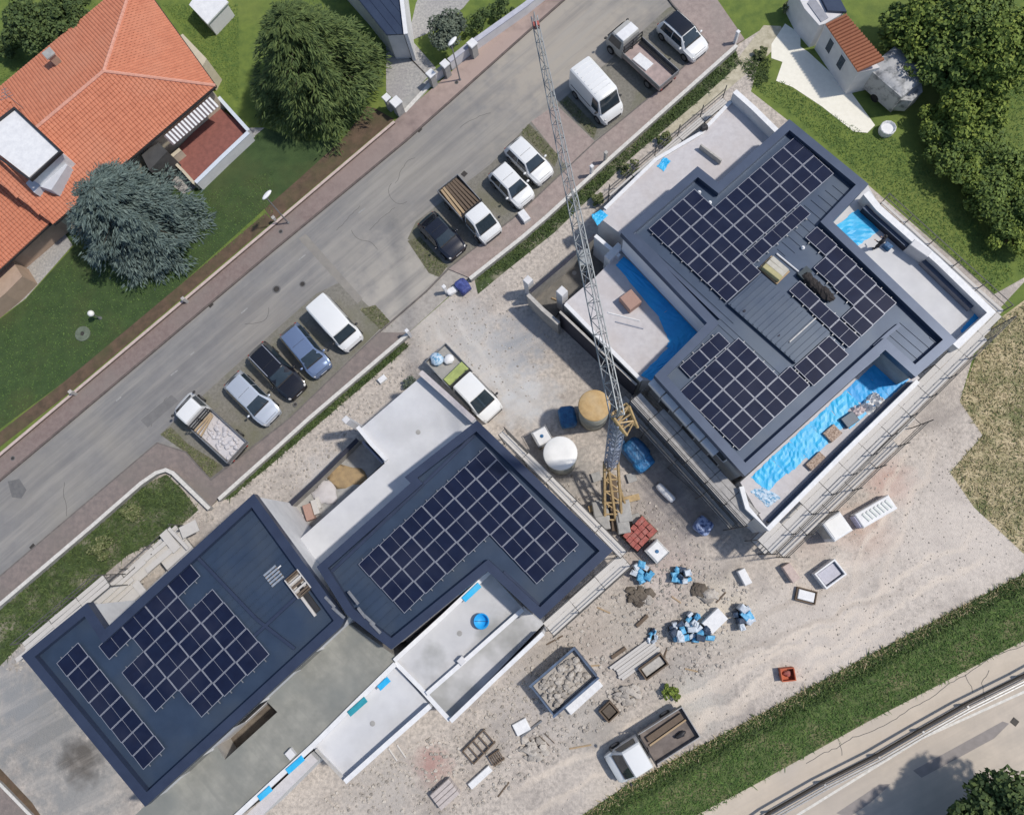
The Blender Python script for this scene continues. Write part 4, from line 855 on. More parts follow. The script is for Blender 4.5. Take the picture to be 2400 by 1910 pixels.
cw = P(1915,20,0); sh2 = thing('white_outbuilding', 'white flat roofed outbuilding joined above the orange tiled shed', 'shed', (cw.x,cw.y,0))
MB().prism(PP([(1885,20),(1920,60),(1934,56),(1978,30),(1935,-40),(1860,-30)], 2.3), 0, 2.3).build('wall', m_plast, sh2, world=True)
MB().prism(PP([(1893,8),(1925,52),(1942,42),(1905,-10)], 2.36), 2.3, 2.36).build('roof', M('grey_felt', (0.32,0.33,0.37), (0.26,0.27,0.3), 3, 0.8), sh2, world=True)
MB().prism(PP([(1940,25),(1985,28),(1960,-20),(1915,-25)], 2.5), 2.3, 2.5).build('roof_light', m_navyr, sh2, world=True)
# camper under tarp and small tank
cc = P(2076,212,0); cp = thing('covered_camper', 'caravan under a blotchy grey tarpaulin next to the orange tiled shed', 'caravan', (cc.x,cc.y,0), -0.87)
mb = MB(); vs = []; n, m = 14, 10
for i in range(n+1):
    for j in range(m+1):
        u, v = i/n*2-1, j/m*2-1; e = max(abs(u)**4, abs(v)**4); z = 2.35*(1-0.12*(u*u+v*v)*0.5)+random.uniform(-.05,.05)
        vs.append((u*1.55, v*1.3, z if e < 0.9 else z-0.12))
mb.add(vs, [(i*(m+1)+j,(i+1)*(m+1)+j,(i+1)*(m+1)+j+1,i*(m+1)+j+1) for i in range(n) for j in range(m)])
mb.build('tarp_cover', m_tarpg, cp, True)
mb = MB(); mb.prism([(-1.54,-1.29),(1.54,-1.29),(1.54,1.29),(-1.54,1.29)], 0.35, 2.1); mb.build('caravan_body', m_tarpg, cp)
MB().prism([(1.55,-1.0),(2.1,-0.5),(2.1,0.5),(1.55,1.0)], 0.3, 1.5).build('caravan_nose', m_tarpg, cp)
for y in (-1.2,1.2): MB().tube((0,y-.1,0.33),(0,y+.1,0.33),0.33,14).build('wheel', m_tyre, cp)
t = P(2083,298,0.6); mb = MB(); mb.lathe((t.x,t.y,0), [(0.50,0),(0.55,0.2),(0.55,0.55),(0.50,0.58),(0.44,0.5),(0.40,0.42),(0.1,0.45)], 11)
single('round_tub', mb, m_wsh, 'small round white tub below the covered caravan', 'tub')

# ============================================================ VEHICLES
def body_loft(mb, st, W, mi=0, zb=0.92):
    """st: (x, half-width factor, top z, roof half-width factor)"""
    rings = []; w = W/2
    for x, wf, zt, rf in st:
        zbelt = min(zb, zt-0.10)
        y = [(w*wf*0.93,0.26),(w*wf,0.48),(w*wf*0.985,zbelt),(w*(rf+(wf-rf)*0.12),zt-0.07),(w*rf*0.90,zt),(w*rf*0.45,zt+0.025)]
        rings.append([(x,-a,z) for a,z in y]+[(x,0,zt+0.03)]+[(x,a,z) for a,z in y[::-1]])
    n = len(rings[0]); vs = [p for r in rings for p in r]; fs = []
    for i in range(len(rings)-1):
        for k in range(n-1): fs.append((i*n+k,i*n+k+1,(i+1)*n+k+1,(i+1)*n+k))
        fs.append((i*n+n-1,i*n,(i+1)*n,(i+1)*n+n-1))
    fs.append(tuple(range(n))); fs.append(tuple(range(len(rings)*n-1,(len(rings)-1)*n-1,-1)))
    mb.add(vs, fs, mi)
def crisp(o): o.data.set_sharp_from_angle(angle=math.radians(28))
def cowl(t, x, W, z):
    MB().box((x,0,z), (.10,W*.80,.03)).build('cowl', m_dark, t)
    for s in (-1,1): MB().box((x-.22,s*W*.16,z+.15), (.5,.025,.02), .5*s, tilt=-.55).build('wiper', m_dark, t)
def glass(t, name, q, mat=None, push=0.02, cols=4):
    """slightly bowed glass pane over a quad a,b (bottom edge) c,d (top edge)"""
    a,b,c,d = (Vector(p) for p in q); n = (b-a).cross(d-a).normalized(); mb = MB(); vs = []
    ctr = (a+b+c+d)/4
    if n.z < 0 or (abs(n.z) < 0.2 and n.dot(Vector((ctr.x*0,ctr.y,0))) < 0): n = -n
    for i in range(cols+1):
        u = i/cols; bow = 0.045*(1-(2*u-1)**2)
        vs += [a.lerp(b,u)+n*(push+bow), d.lerp(c,u)+n*(push+bow)]
    mb.add(vs, [(2*i,2*i+2,2*i+3,2*i+1) for i in range(cols)])
    return mb.build(name, mat or m_glass, t, True)
def wheels(t, xs, W, r=0.33, w=0.22):
    for x in xs:
        for s in (-1,1):
            y = s*(W/2-0.09)
            o = MB().tube((x,y-w/2,r),(x,y+w/2,r),r,18).build('wheel', m_tyre, t)
            MB().tube((x,y+s*(w/2-0.02),r),(x,y+s*(w/2+0.012),r),r*0.62,14).build('rim', m_rim, o)
def lights(t, x0, x1, W, zf=0.66, zr_=0.85):
    for s in (-1,1):
        MB().blob((x1-0.22,s*W*0.36,zf), (0.16,0.15,0.07), 10, 6, 0).build('headlight', m_lamp, t, True)
        MB().box((x0+0.05,s*W*0.36,zr_-.1), (0.08,0.14,0.2)).build('tail_light', m_red, t)
def mirrors(t, x, W, z, mat):
    for s in (-1,1): MB().blob((x,s*(W/2+0.11),z), (0.09,0.13,0.08), 8, 6, 0).build('wing_mirror', mat, t, True)
def place(name, label, rear, front, z=0.7, group=None):
    a, b = P(*rear, z), P(*front, z); d = b-a; c = (a+b)/2
    return thing(name, label, 'van' if 'van' in name else ('truck' if 'truck' in name else 'car'), (c.x,c.y,0.02), math.atan2(d.y,d.x), group), d.length
def car(label, rear, front, paint, W=1.78, ht=1.5, hood=0.27, name='parked_car', roofm=None, group='cars parked along the site wall', rails=False, tail=0.10):
    t, L = place(name, label, rear, front, group=group); x0 = -L/2; X = lambda f: x0+L*f
    cw = 1-hood; rf = cw-0.15
    st = [(X(0),.80,.62,.66),(X(.012),.90,.86,.74),(X(.03),.95,1.0,.78),(X(.03+tail*.5),.985,1.28,.74),(X(.03+tail),1,ht-.05,.72),(X(.25),1,ht,.73),(X(.42),1,ht,.73),(X(rf),1,ht-.05,.72),
          (X((rf+cw)/2),1,ht-.30,.78),(X(cw),1,1.0,.86),(X(cw+hood*.4),.985,.94,.84),(X(cw+hood*.75),.93,.84,.78),(X(.985),.84,.70,.70),(X(1),.70,.52,.58)]
    mb = MB(); body_loft(mb, st, W); crisp(mb.build('body', paint, t, True))
    w = W/2
    glass(t, 'windscreen', [(X(cw-.01),-w*.80,1.02),(X(cw-.01),w*.80,1.02),(X(rf+.005),w*.64,ht-.07),(X(rf+.005),-w*.64,ht-.07)])
    glass(t, 'rear_window', [(X(.035),-w*.72,1.03),(X(.035),w*.72,1.03),(X(.03+tail),w*.62,ht-.08),(X(.03+tail),-w*.62,ht-.08)])
    for s in (-1,1):
        for f0, f1, g0, g1 in ((.12,.40,.16,.40),(.415,cw-.05,.415,rf)):
            q = [(X(f0),s*w*.975,.97),(X(f1),s*w*.975,.97),(X(g1),s*w*.77,ht-.10),(X(g0),s*w*.77,ht-.10)]
            a,b,c,d = (Vector(p) for p in q); n = Vector((0,s*0.9,0.35)).normalized()*0.012; mb = MB(); mb.add([p+n for p in (a,b,c,d)], [(0,1,2,3)]); mb.build('side_window', m_glass, t)
    cowl(t, X(cw)+.03, W, 1.035); MB().box((X(1)-.01,0,.5), (.04,.5,.11)).build('number_plate', m_wsh, t)
    for xg in (X(.42),X(cw+hood*.86)): MB().box((xg,0,(ht+.028) if xg < X(.5) else .825), (.018,W*.55,.012)).build('panel_gap', m_dark, t)
    if roofm is not None:
        mb = MB(); g = []
        for i in range(7):
            f = .03+tail+(rf-.03-tail)*i/6
            for j in range(7): v = j/6*2-1; g.append((X(f),v*w*.66,ht+.045-.02*v*v-(0.045 if i in (0,6) else 0)))
        mb.add(g, [(i*7+j,(i+1)*7+j,(i+1)*7+j+1,i*7+j+1) for i in range(6) for j in range(6)]); mb.build('roof_panel', roofm, t, True)
    if rails:
        for s in (-1,1): MB().tube((X(.13),s*w*.66,ht+.06),(X(rf-.02),s*w*.66,ht+.04),.028,6).build('roof_rail', m_frame, t)
    wheels(t, (X(.19),X(.80)), W); lights(t, x0, -x0, W); mirrors(t, X(cw-.06), W, 1.0, paint)
    MB().box((X(.997),0,.42), (.06,W*.5,.16)).build('grille', m_dark, t)
    MB().box((X(.002),0,.45), (.05,W*.6,.2)).build('rear_bumper', m_dark, t)
    return t
def van(label, rear, front, W=1.95, ht=2.0, ws=(0.76,0.88), group='vans parked along the site wall', ribs=False):
    t, L = place('parked_van', label, rear, front, 1.0, group=group); x0 = -L/2; X = lambda f: x0+L*f; w = W/2; a, b = ws
    st = [(X(0),.93,ht-.12,.80),(X(.012),.97,ht-.03,.84),(X(.06),1,ht,.86),(X(.4),1,ht+.01,.86),(X(a-.03),1,ht-.02,.85),(X(a+.01),1,ht-.10,.83),(X((a+b)/2),1,(ht+1.15)/2,.84),(X(b),.99,1.15,.86),(X(b+.05),.96,1.03,.84),(X(.975),.88,.82,.76),(X(1),.74,.55,.62)]
    mb = MB(); body_loft(mb, st, W, zb=1.15); crisp(mb.build('body', m_carw, t, True))
    glass(t, 'windscreen', [(X(b-.005),-w*.82,1.19),(X(b-.005),w*.82,1.19),(X(a+.015),w*.74,ht-.13),(X(a+.015),-w*.74,ht-.13)])
    for s in (-1,1):
        q = [(X(a-.13),s*w*.99,1.18),(X(b-.05),s*w*.99,1.18),(X(a+.0),s*w*.885,ht-.22),(X(a-.13),s*w*.885,ht-.22)]
        n = Vector((0,s*.95,.2))*0.02; mb = MB(); mb.add([Vector(p)+n for p in q], [(0,1,2,3)]); mb.build('side_window', m_glass, t)
        mb = MB(); mb.box((X(.35),s*(w+.004),1.0), (L*.55,.015,.05)); mb.build('side_rail', m_dark, t)
    cowl(t, X(b)+.03, W, 1.19)
    if ribs:
        for k in range(7): MB().box((X(.08+k*.095),0,ht+.045), (.06,W*.68,.03)).build('roof_rib', m_carw, t)
    wheels(t, (X(.2),X(.82)), W, .35); lights(t, x0, -x0, W, .80, 1.1); mirrors(t, X(b-.07), W, 1.25, m_dark)
    MB().box((X(.998),0,.45), (.06,W*.6,.22)).build('front_bumper', m_dark, t)
    return t
def truck(label, rear, front, W=1.95, cab=0.33, load=None, paint=None, group='flatbed trucks', bedm=None, hoodless=False, cabh=2.0, sideh=0.38):
    paint = paint or m_carw
    t, L = place('flatbed_truck', label, rear, front, 0.9, group=group); x0 = -L/2; X = lambda f: x0+L*f; w = W/2; c0 = 1-cab
    a = c0+cab*(.52 if not hoodless else .72); b = c0+cab*(.76 if not hoodless else .95)
    st = [(X(c0),.94,cabh-.15,.78),(X(c0)+.05,.97,cabh-.02,.80),(X(c0+cab*.25),.98,cabh+.02,.80),(X(a-.01),.98,cabh-.02,.80),(X((a+b)/2),.98,(cabh+1.15)/2,.82),(X(b),.97,1.15,.84),
          (X(b+(1-b)*.55),.93,1.0 if not hoodless else .95,.82),(X(.992),.86,.8,.72),(X(1),.74,.55,.6)]
    mb = MB(); body_loft(mb, st, W*0.97, zb=1.12); crisp(mb.build('cab', paint, t, True)); wc = w*.97
    glass(t, 'windscreen', [(X(b-.004),-wc*.80,1.2),(X(b-.004),wc*.80,1.2),(X(a),wc*.70,cabh-.06),(X(a),-wc*.70,cabh-.06)])
    for s in (-1,1):
        q = [(X(c0)+.2,s*wc*.985,1.16),(X(b)-.25,s*wc*.985,1.16),(X(a)-.02,s*wc*.84,cabh-.2),(X(c0)+.2,s*wc*.84,cabh-.2)]
        n = Vector((0,s*.95,.2))*0.02; mb = MB(); mb.add([Vector(p)+n for p in q], [(0,1,2,3)]); mb.build('side_window', m_glass, t)
    cowl(t, X(b)+.03, W*.95, 1.19)
    xb0, xb1 = x0, X(c0)-.14; zc = .86; xm = (xb0+xb1)/2; Lb = xb1-xb0
    bm = bedm or m_steel
    MB().box((xm,0,zc-.06), (Lb,W,.12)).build('bed_floor', bm, t)
    MB().box((xm+.5,0,.56), (Lb+1.0,.8,.22)).build('chassis', m_dark, t)
    for s in (-1,1): MB().box((xm,s*(w-.025),zc+sideh/2), (Lb,.05,sideh)).build('side_board', m_steel, t)
    MB().box((xb0+.025,0,zc+sideh/2), (.05,W-.1,sideh)).build('tailgate', m_steel, t)
    mb = MB()
    for z in (zc+.2,zc+.55,zc+.9): mb.box((xb1-.03,0,z), (.06,W-.1,.07))
    for y in (-w+.1,0,w-.1): mb.box((xb1-.08,y,zc+.5), (.05,.06,1.0))
    mb.build('headboard', m_dark, t)
    wheels(t, (X(.20),X(c0+cab*.62)), W, .36, .26); lights(t, x0, -x0, W*.95, .8, .7); mirrors(t, X(b)-.1, W, 1.35, m_dark)
    MB().box((X(.998),0,.45), (.06,W*.7,.22)).build('front_bumper', m_dark, t)
    return t, (xb0+.06, xb1-.12, w-.06, zc)
def onbed(t, name, mb, mat, label, cat, smooth=False, group=None):
    """a load that rests on a truck: its own thing, set at the truck's place"""
    vs = np.array(mb.v); c = vs.mean(0); c[2] = vs[:,2].min(); mb.v = [tuple(p) for p in vs-c]
    o = mb.build(name, mat, smooth=smooth); mw = Matrix.Translation(t.location) @ Matrix.Rotation(t.rotation_euler.z,4,'Z')
    o.location = mw @ Vector(c); o.rotation_euler = (0,0,t.rotation_euler.z); return tag(o, label, cat, group)
def rubble_mb(x0, x1, w, z, n, hmax=.18, smin=.08, smax=.26):
    mb = MB()
    for _ in range(n):
        s = random.uniform(smin, smax); mb.blob((random.uniform(x0,x1),random.uniform(-w,w),z+s*.35+random.random()*hmax), (s,s*random.uniform(.6,1),s*.6), 6, 4, .25)
    return mb
# lower row
t, bd = truck('white flatbed truck with rubble bags, first in the lower parking row', (560,1062), (424,937), 1.95, .36, bedm=m_conc)
mb = rubble_mb(bd[0]+.1, bd[1]-.6, bd[2]-.15, bd[3], 60, .12); mb.box(((bd[0]+bd[1])/2,0,bd[3]+.04), (bd[1]-bd[0]-.1,bd[2]*2-.1,.1))
onbed(t, 'rubble_load', mb, m_pinkw, 'pale rubble heaped on the bed of the first flatbed truck', 'rubble')
for k in range(3): onbed(t, 'timber', MB().box((bd[1]-.25-.2*k,0,bd[3]+.5), (.12,bd[2]*1.8,.07), .12*k), m_wood, ['timber laid across the first flatbed right behind its cab','middle one of three timbers laid across the first flatbed','timber farthest from the cab laid across the first flatbed'][k], 'timber', group='timbers behind the first flatbed cab')
car('silver estate car between the first flatbed truck and the black pickup', (544,887), (640,982), m_cars, 1.8, 1.52, .24)
car('black pickup style car with roof rails between the silver and blue cars', (600,818), (700,922), m_cark, 1.86, 1.62, .27, rails=True)
car('pale blue people carrier next to the white delivery van', (676,772), (758,872), m_carb, 1.78, 1.6, .20)
van('white delivery van at the end of the lower parking row', (746,713), (828,805), 1.9, 1.95, (.74,.86))
# upper row
car('dark navy saloon car nearest the site entrance in the upper row', (997,513), (1075,594), m_carn, 1.80, 1.46, .29, tail=.2)
t, bd = truck('white tipper truck carrying brown boards next to the navy saloon', (1050,433), (1156,552), 1.95, .40, bedm=m_wooddk)
for k in range(7):
    y = -bd[2]+.18+k*(bd[2]*2-.36)/6
    onbed(t, 'board', MB().box(((bd[0]+bd[1])/2,y,bd[3]+.22+.05*(k%2)), (bd[1]-bd[0]-.1,.17,.05), .02*(k-3)), m_wooddk if k > 1 else m_wood, ['outermost fresh yellow board along the near edge of the tipper truck','second fresh yellow board from the near edge of the tipper truck','brown board next to the yellow boards on the tipper truck','second brown board from the yellow ones on the tipper truck','third brown board from the yellow ones on the tipper truck','fourth brown board from the yellow ones on the tipper truck','last brown board at the far edge of the tipper truck'][k], 'board', group='boards on the tipper truck')
car('white compact car right of the tipper truck, shadowed roof behind its windscreen', (1162,397), (1236,473), m_carw, 1.75, 1.55, .24)
car('white estate car beside the weedy bay and brick crossing', (1199,337), (1281,418), m_carw, 1.76, 1.5, .26)
van('large white panel van with ribbed high roof in the upper row', (1357,174), (1441,268), 2.0, 2.35, (.78,.88), ribs=True)
t, bd = truck('grey flatbed truck with empty pinkish bed, cab towards the street', (1568,192), (1440,75), 1.95, .30, hoodless=True, paint=M('grey_truck_paint', (0.42,0.42,0.40), (0.36,0.36,0.35), 2, .4), bedm=M('dusty_pink_bed', (0.42,0.33,0.31), (0.30,0.24,0.23), 2.5, .85))
onbed(t, 'plaster_board', MB().bbox(((bd[0]*.35+bd[1]*.65),.25,bd[3]+.06), (1.4,.8,.1), .05), m_wsh, 'pale plasterboard lying at the front of the grey flatbed', 'board')
onbed(t, 'roof_sheet', MB().bbox((bd[1]+.75,0,2.03), (.8,1.5,.05)), m_wsh, 'white sheet on the cab roof of the grey flatbed truck', 'sheet')
for k in range(3): onbed(t, 'pole', MB().tube((bd[0],-bd[2]+.1+.1*k,bd[3]+.12),(bd[1],-bd[2]+.1+.1*k,bd[3]+.12),.045,6), m_dark, ['outermost dark pole along the side of the grey flatbed','middle dark pole along the side of the grey flatbed','innermost dark pole along the side of the grey flatbed'][k], 'pole', group='poles on the grey flatbed')
car('white car with black roof at the top end of the upper row', (1557,47), (1644,126), m_carw, 1.85, 1.6, .25, roofm=m_cark)
# on the site
t, bd = truck('white pickup with lime green sheets parked inside the site entrance', (1022,828), (1158,972), 1.95, .52, bedm=m_conc, sideh=.3)
onbed(t, 'green_sheet', MB().bbox((bd[1]-.42,0,bd[3]+.22), (.75,bd[2]*1.9,.4), .03), m_lime, 'lime green sheet pack on the bed of the pickup inside the entrance', 'sheet pack')
onbed(t, 'cement_bag', MB().blob((bd[0]+.35,-.25,bd[3]+.22), (.5,.45,.25), 12, 8, .12), m_bagb, 'white sack at the tail of the pickup with green sheets', 'sack', True)
onbed(t, 'hose_coil', MB().blob((bd[0]+.95,.35,bd[3]+.2), (.35,.4,.2), 12, 8, .12), m_wsh, 'pale bundle between the sack and green sheets on the pickup', 'bundle', True)
t, bd = truck('white flatbed truck driving on the gravel near the bottom verge', (1618,1688), (1432,1806), 2.0, .42, bedm=M('brown_bed', (0.20,0.17,0.155), (0.13,0.11,0.10), 2, .85))
onbed(t, 'timber', MB().box(((bd[0]+bd[1])/2,-.45,bd[3]+.12), ((bd[1]-bd[0])*.85,.35,.2), .04), m_wooddk, 'dark timber bundle on the right side of the lower flatbed truck', 'timber')
onbed(t, 'timber', MB().box(((bd[0]+bd[1])/2,-.12,bd[3]+.08), ((bd[1]-bd[0])*.9,.10,.10), .05), m_wood, 'single pale batten along the middle of the lower flatbed truck bed', 'timber')
onbed(t, 'tool_bag', MB().blob((bd[0]+.9,.35,bd[3]+.15), (.4,.15,.15), 10, 7, .2), m_dark, 'small black bag on the lower flatbed truck', 'bag', True)
# ============================================================ CRANE
def lattice(mb, a, b, wa, wb, ha, hb, bay, r=0.045, tri=True):
    """triangular (apex up) or square truss from a to b"""
    a = Vector(a); b = Vector(b); d = (b-a); L = d.length; d.normalize(); side = Vector((-d.y,d.x,0)).normalized(); up = side.cross(d)*-1
    if up.z < 0: up = -up
    n = max(3, int(L/bay)); ch = []
    for k in range(n+1):
        u = k/n; p = a.lerp(b,u); w = wa+(wb-wa)*u; h = ha+(hb-ha)*u
        if tri: ch.append((p+side*w/2, p-side*w/2, p+up*h))
        else: ch.append((p+side*w/2-up*h/2, p-side*w/2-up*h/2, p-side*w/2+up*h/2, p+side*w/2+up*h/2))
    m = len(ch[0])
    for k in range(n):
        for i in range(m):
            mb.tube(ch[k][i], ch[k+1][i], r*1.25, 5)
            mb.tube(ch[k][i], ch[k+1][(i+1)%m], r*.7, 4) if k % 2 else mb.tube(ch[k][(i+1)%m], ch[k+1][i], r*.7, 4)
            mb.tube(ch[k][i], ch[k][(i+1)%m], r*.7, 4)
    return mb
ZJ = 17.5
cb = P(1438,1165,0); crane = thing('tower_crane', 'grey self erecting tower crane standing between the two new buildings', 'crane', (cb.x,cb.y,0))
mtop = P(1450,975,ZJ-0.6); mbot = P(1432,1088,3.2)
mtop = Vector((mtop.x*.5+mbot.x*.5+0.1, mtop.y*.5+mbot.y*.5, mtop.z))
mtop = P(1449,982,ZJ-0.6)
mb = MB(); lattice(mb, mbot, mtop, .60, .52, .60, .52, 1.2, .03, False); mb.build('mast', m_craneb, crane, world=True)
d = (mtop-mbot); 
for s in range(2):
    a = mbot.lerp(mtop,.02+.5*s); b = mbot.lerp(mtop,.48+.5*s)
    dd = (b-a).normalized(); mb = MB(); mb.tube(a, b, .31-.05*s, 4); mb.build('mast_section', m_craneb, crane, world=True)
jr = P(1447,975,ZJ); jt = P(1252,38,ZJ+.3)
j1 = jr.lerp(jt,.52)
mb = MB(); lattice(mb, jr, j1, .62, .52, .55, .5, .75, .027); mb.build('jib', m_craneg, crane, world=True)
mb = MB(); lattice(mb, j1, jt, .50, .30, .48, .28, .7, .022); mb.build('jib_tip_section', m_craneg, crane, world=True)
for k in range(2):
    s = Vector((.12*(1 if k else -1),0,0)); MB().tube(jr+Vector((0,0,2.1)), jr.lerp(jt,.55)+Vector((0,0,.55)), .012, 5).build('tie_rod', m_steel, crane, world=True) if k == 0 else MB().tube(jr+Vector((0,0,2.1)), jr.lerp(jt,.9)+Vector((0,0,.4)), .012, 5).build('tie_rod', m_steel, crane, world=True)
MB().tube(jr, jr+Vector((0,0,2.1)), .06, 6).build('tower_head', m_craneg, crane, world=True)
p = jr.lerp(jt,.97); MB().box((p.x,p.y,p.z+.1), (.3,.25,.25), .2).build('tip_sheave', m_redp, crane, world=True)
p = jr.lerp(jt,.37); tr = MB().box((p.x,p.y,p.z-.12), (.6,.75,.2), .2).build('trolley', m_craneg, crane, world=True)
cj = P(1478,1008,ZJ-1.2); mb = MB(); lattice(mb, P(1452,962,ZJ-.4), cj, .85, .6, .3, .3, .5, .06, False); mb.build('counter_jib', m_craney, crane, world=True)
# lower frame, ballast and outriggers
fa, fb = P(1432,1082,3.3), P(1436,1218,0.9)
for dx0, dx1 in ((-.42,-.5),(.42,.58),(-.2,.18)):
    MB().tube(fa+Vector((dx0,0,0)), fb+Vector((dx1,0,0)), .10, 6).build('frame_beam', m_craney, crane, world=True)
for u in (0,.12,.3,.5,.7,.9,1.0):
    p = fa.lerp(fb,u); MB().tube(p+Vector((-.42-.08*u,0,0)), p+Vector((.42+.16*u,0,0)), .06, 5).build('cross_member', m_craney, crane, world=True)
for u in (.12,.3,.5,.7): MB().tube(fa.lerp(fb,u)+Vector((-.45,0,0)), fa.lerp(fb,u+.18)+Vector((.5,0,0)), .045, 5).build('brace', m_craney, crane, world=True)
for px, qx in (((1448,1130),(1470,1195)),((1425,1110),(1412,1190))):
    MB().tube(P(*px,2.4), P(*qx,.8), .08, 6).build('stay', m_craney, crane, world=True)
cz = P(1438,1180,0)
MB().box((cz.x,cz.y,.55), (.5,3.6,.5), .05).build('chassis_beam', m_wooddk, crane, world=True)
MB().box((cz.x,cz.y,.5), (3.4,.4,.4), .25).build('chassis_beam', m_craney, crane, world=True)
for px, sz in (((1408,1198),(1.0,1.3,.8)),((1412,1225),(.9,.9,.88)),((1462,1198),(.9,1.4,1.0)),((1460,1228),(.8,1.2,.9)),((1404,1180),(.5,.5,.6))):
    p = P(*px, sz[2]); MB().bbox((p.x,p.y,sz[2]/2+.25), sz, .15, b=.06).build('ballast_block', m_conc, crane, world=True)
for px in ((1398,1118),(1480,1120),(1395,1245),(1490,1215)):
    p = P(*px,0); MB().box((p.x,p.y,.12), (.6,.6,.2), .3).build('outrigger_pad', m_conc, crane, world=True)
MB().tube(jr.lerp(jt,.37)-Vector((0,0,.2)), jr.lerp(jt,.37)-Vector((0,0,3.0)), .02, 5).build('hoist_rope', m_dark, crane, world=True)
p = jr.lerp(jt,.37)-Vector((0,0,3.2)); MB().blob((p.x,p.y,p.z), (.16,.1,.22), 8, 6, 0).build('hook_block', m_dark, crane, world=True)

# ============================================================ SCAFFOLDING
m_scaf = M('dark_scaffold_steel', (0.16,0.155,0.15), (0.10,0.098,0.095), 5, .6, .4)
def scaffold(label, a_px, b_px, levels, width=1.0, side=1, bay=2.2, top=1.0, planks=True, plankm=None, skip=()):
    """scaffold whose uppermost deck centreline runs a->b (photo points at that deck's height)"""
    zt = levels[-1]; a = P(*a_px, zt); b = P(*b_px, zt); d = (b-a); L = d.length; d.normalize(); nr = Vector((-d.y,d.x,0))*side
    n = max(1, int(round(L/bay))); c = (a+b)/2; t = thing('scaffold', label, 'scaffold', (c.x,c.y,0)); rz = math.atan2(d.y,d.x)
    for k in range(n+1):
        p = a+d*(L*k/n)
        for s in (-1,1):
            q = p+nr*(s*width/2); MB().tube((q.x,q.y,0),(q.x,q.y,zt+(top if s > 0 else .1)),.036,6).build('post', m_scaf, t, world=True)
        for z in levels: MB().tube(p+nr*(-width/2)+Vector((0,0,z-zt-.05)), p+nr*(width/2)+Vector((0,0,z-zt-.05)), .025, 5).build('transom', m_scaf, t, world=True)
    for z in levels:
        for s, h in ((1,.5),(1,1.0)) if top > .4 else ():
            if z+h <= zt+top+.01: MB().tube(a+nr*(s*width/2)+Vector((0,0,z-zt+h)), b+nr*(s*width/2)+Vector((0,0,z-zt+h)), .03, 5).build('guard_rail_tube', m_scaf, t, world=True)
        for s in (-1,1): MB().tube(a+nr*(s*width/2)+Vector((0,0,z-zt-.06)), b+nr*(s*width/2)+Vector((0,0,z-zt-.06)), .026, 5).build('ledger', m_scaf, t, world=True)
        for k in range(n):
            if (k, z) in skip: continue
            for r in range(3):
                if random.random() < .06: continue
                w = width/3-.03; off = (r-1)*width/3; q = a+d*(L*(k+.5)/n)+nr*off
                MB().box((q.x,q.y,z), (L/n-.05+random.uniform(-.02,.04), w, .05), rz+random.uniform(-.012,.012)).build('plank', plankm or m_plank, t, world=True)
    for k in range(0, n, 2):
        p = a+d*(L*k/n)+nr*(width/2+.03); q = a+d*(L*(k+1)/n)+nr*(width/2+.03)
        MB().tube((p.x,p.y,.1),(q.x,q.y,zt),.022,5).build('brace', m_scaf, t, world=True)
    return t
scaffold('scaffold with pale planks along the lower right front of the slate roofed building', (1792,1282), (2342,738), [1.6,3.3], 1.15, -1, bay=1.8)
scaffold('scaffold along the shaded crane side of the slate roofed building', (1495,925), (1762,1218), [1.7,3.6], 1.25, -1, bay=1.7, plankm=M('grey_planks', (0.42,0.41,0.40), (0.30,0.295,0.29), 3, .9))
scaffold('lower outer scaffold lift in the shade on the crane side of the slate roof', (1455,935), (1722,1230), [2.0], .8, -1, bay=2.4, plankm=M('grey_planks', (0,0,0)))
scaffold('lower outer scaffold lift below the long terrace of the slate roof', (1826,1296), (2150,985), [1.5], .7, -1, bay=2.0, top=1.6)
scaffold('slim scaffold beside the grass on the right hand building', (2062,478), (2345,735), [1.5,3.0], .6, 1, top=1.0, plankm=m_plank)
scaffold('slim scaffold on the street side of the slate roofed building', (1432,462), (1700,235), [1.6], .5, 1, top=1.4, plankm=m_plank)
scaffold('short scaffold below the right corner of the blue roofed building', (1285,1475), (1466,1312), [1.7,3.6], .95, -1)
scaffold('long narrow scaffold between the crane and the blue roofed building', (1176,1012), (1462,1300), [1.9,4.0], .55, 1, top=.6)
scaffold('scaffold decks stacked on the street side of the left blue roof', (60,1520), (250,1360), [1.7,3.6], .9, 1)
scaffold('scaffold decks with pale boards above the weedy bank by the left blue roof', (262,1440), (445,1272), [1.5], 2.2, 1, top=.4)
scaffold('scaffold deck at the upper corner of the left building beside the weedy bank', (250,1395), (420,1240), [1.2], .8, 1, top=.9)
mb = MB()
bs = P(330,1345,0); bst = thing('board_stack', 'pale boards and slabs strewn beside the left building above the weedy bank', 'boards', (bs.x,bs.y,0))
for px, L, w, rz in (((352,1300),2.6,.3,.73),((372,1312),2.2,.35,.70),((398,1268),1.6,.6,-.8),((420,1262),2.0,.22,-.78),((300,1352),3.0,.25,.74),((275,1385),2.4,.3,.72),((238,1405),2.0,.4,.76),((150,1455),2.6,.3,.74),((110,1478),2.2,.35,.70),((86,1505),1.8,.3,.75),((445,1240),1.2,.8,.5),((330,1385),1.5,.5,-.8),((215,1440),1.4,.4,.7),((60,1530),1.6,.3,.7)):
    p = P(*px,1.9); MB().box((p.x,p.y,1.72+random.random()*.3), (L,w,.07), rz+random.uniform(-.05,.05)).build('board', m_plank, bst, world=True)
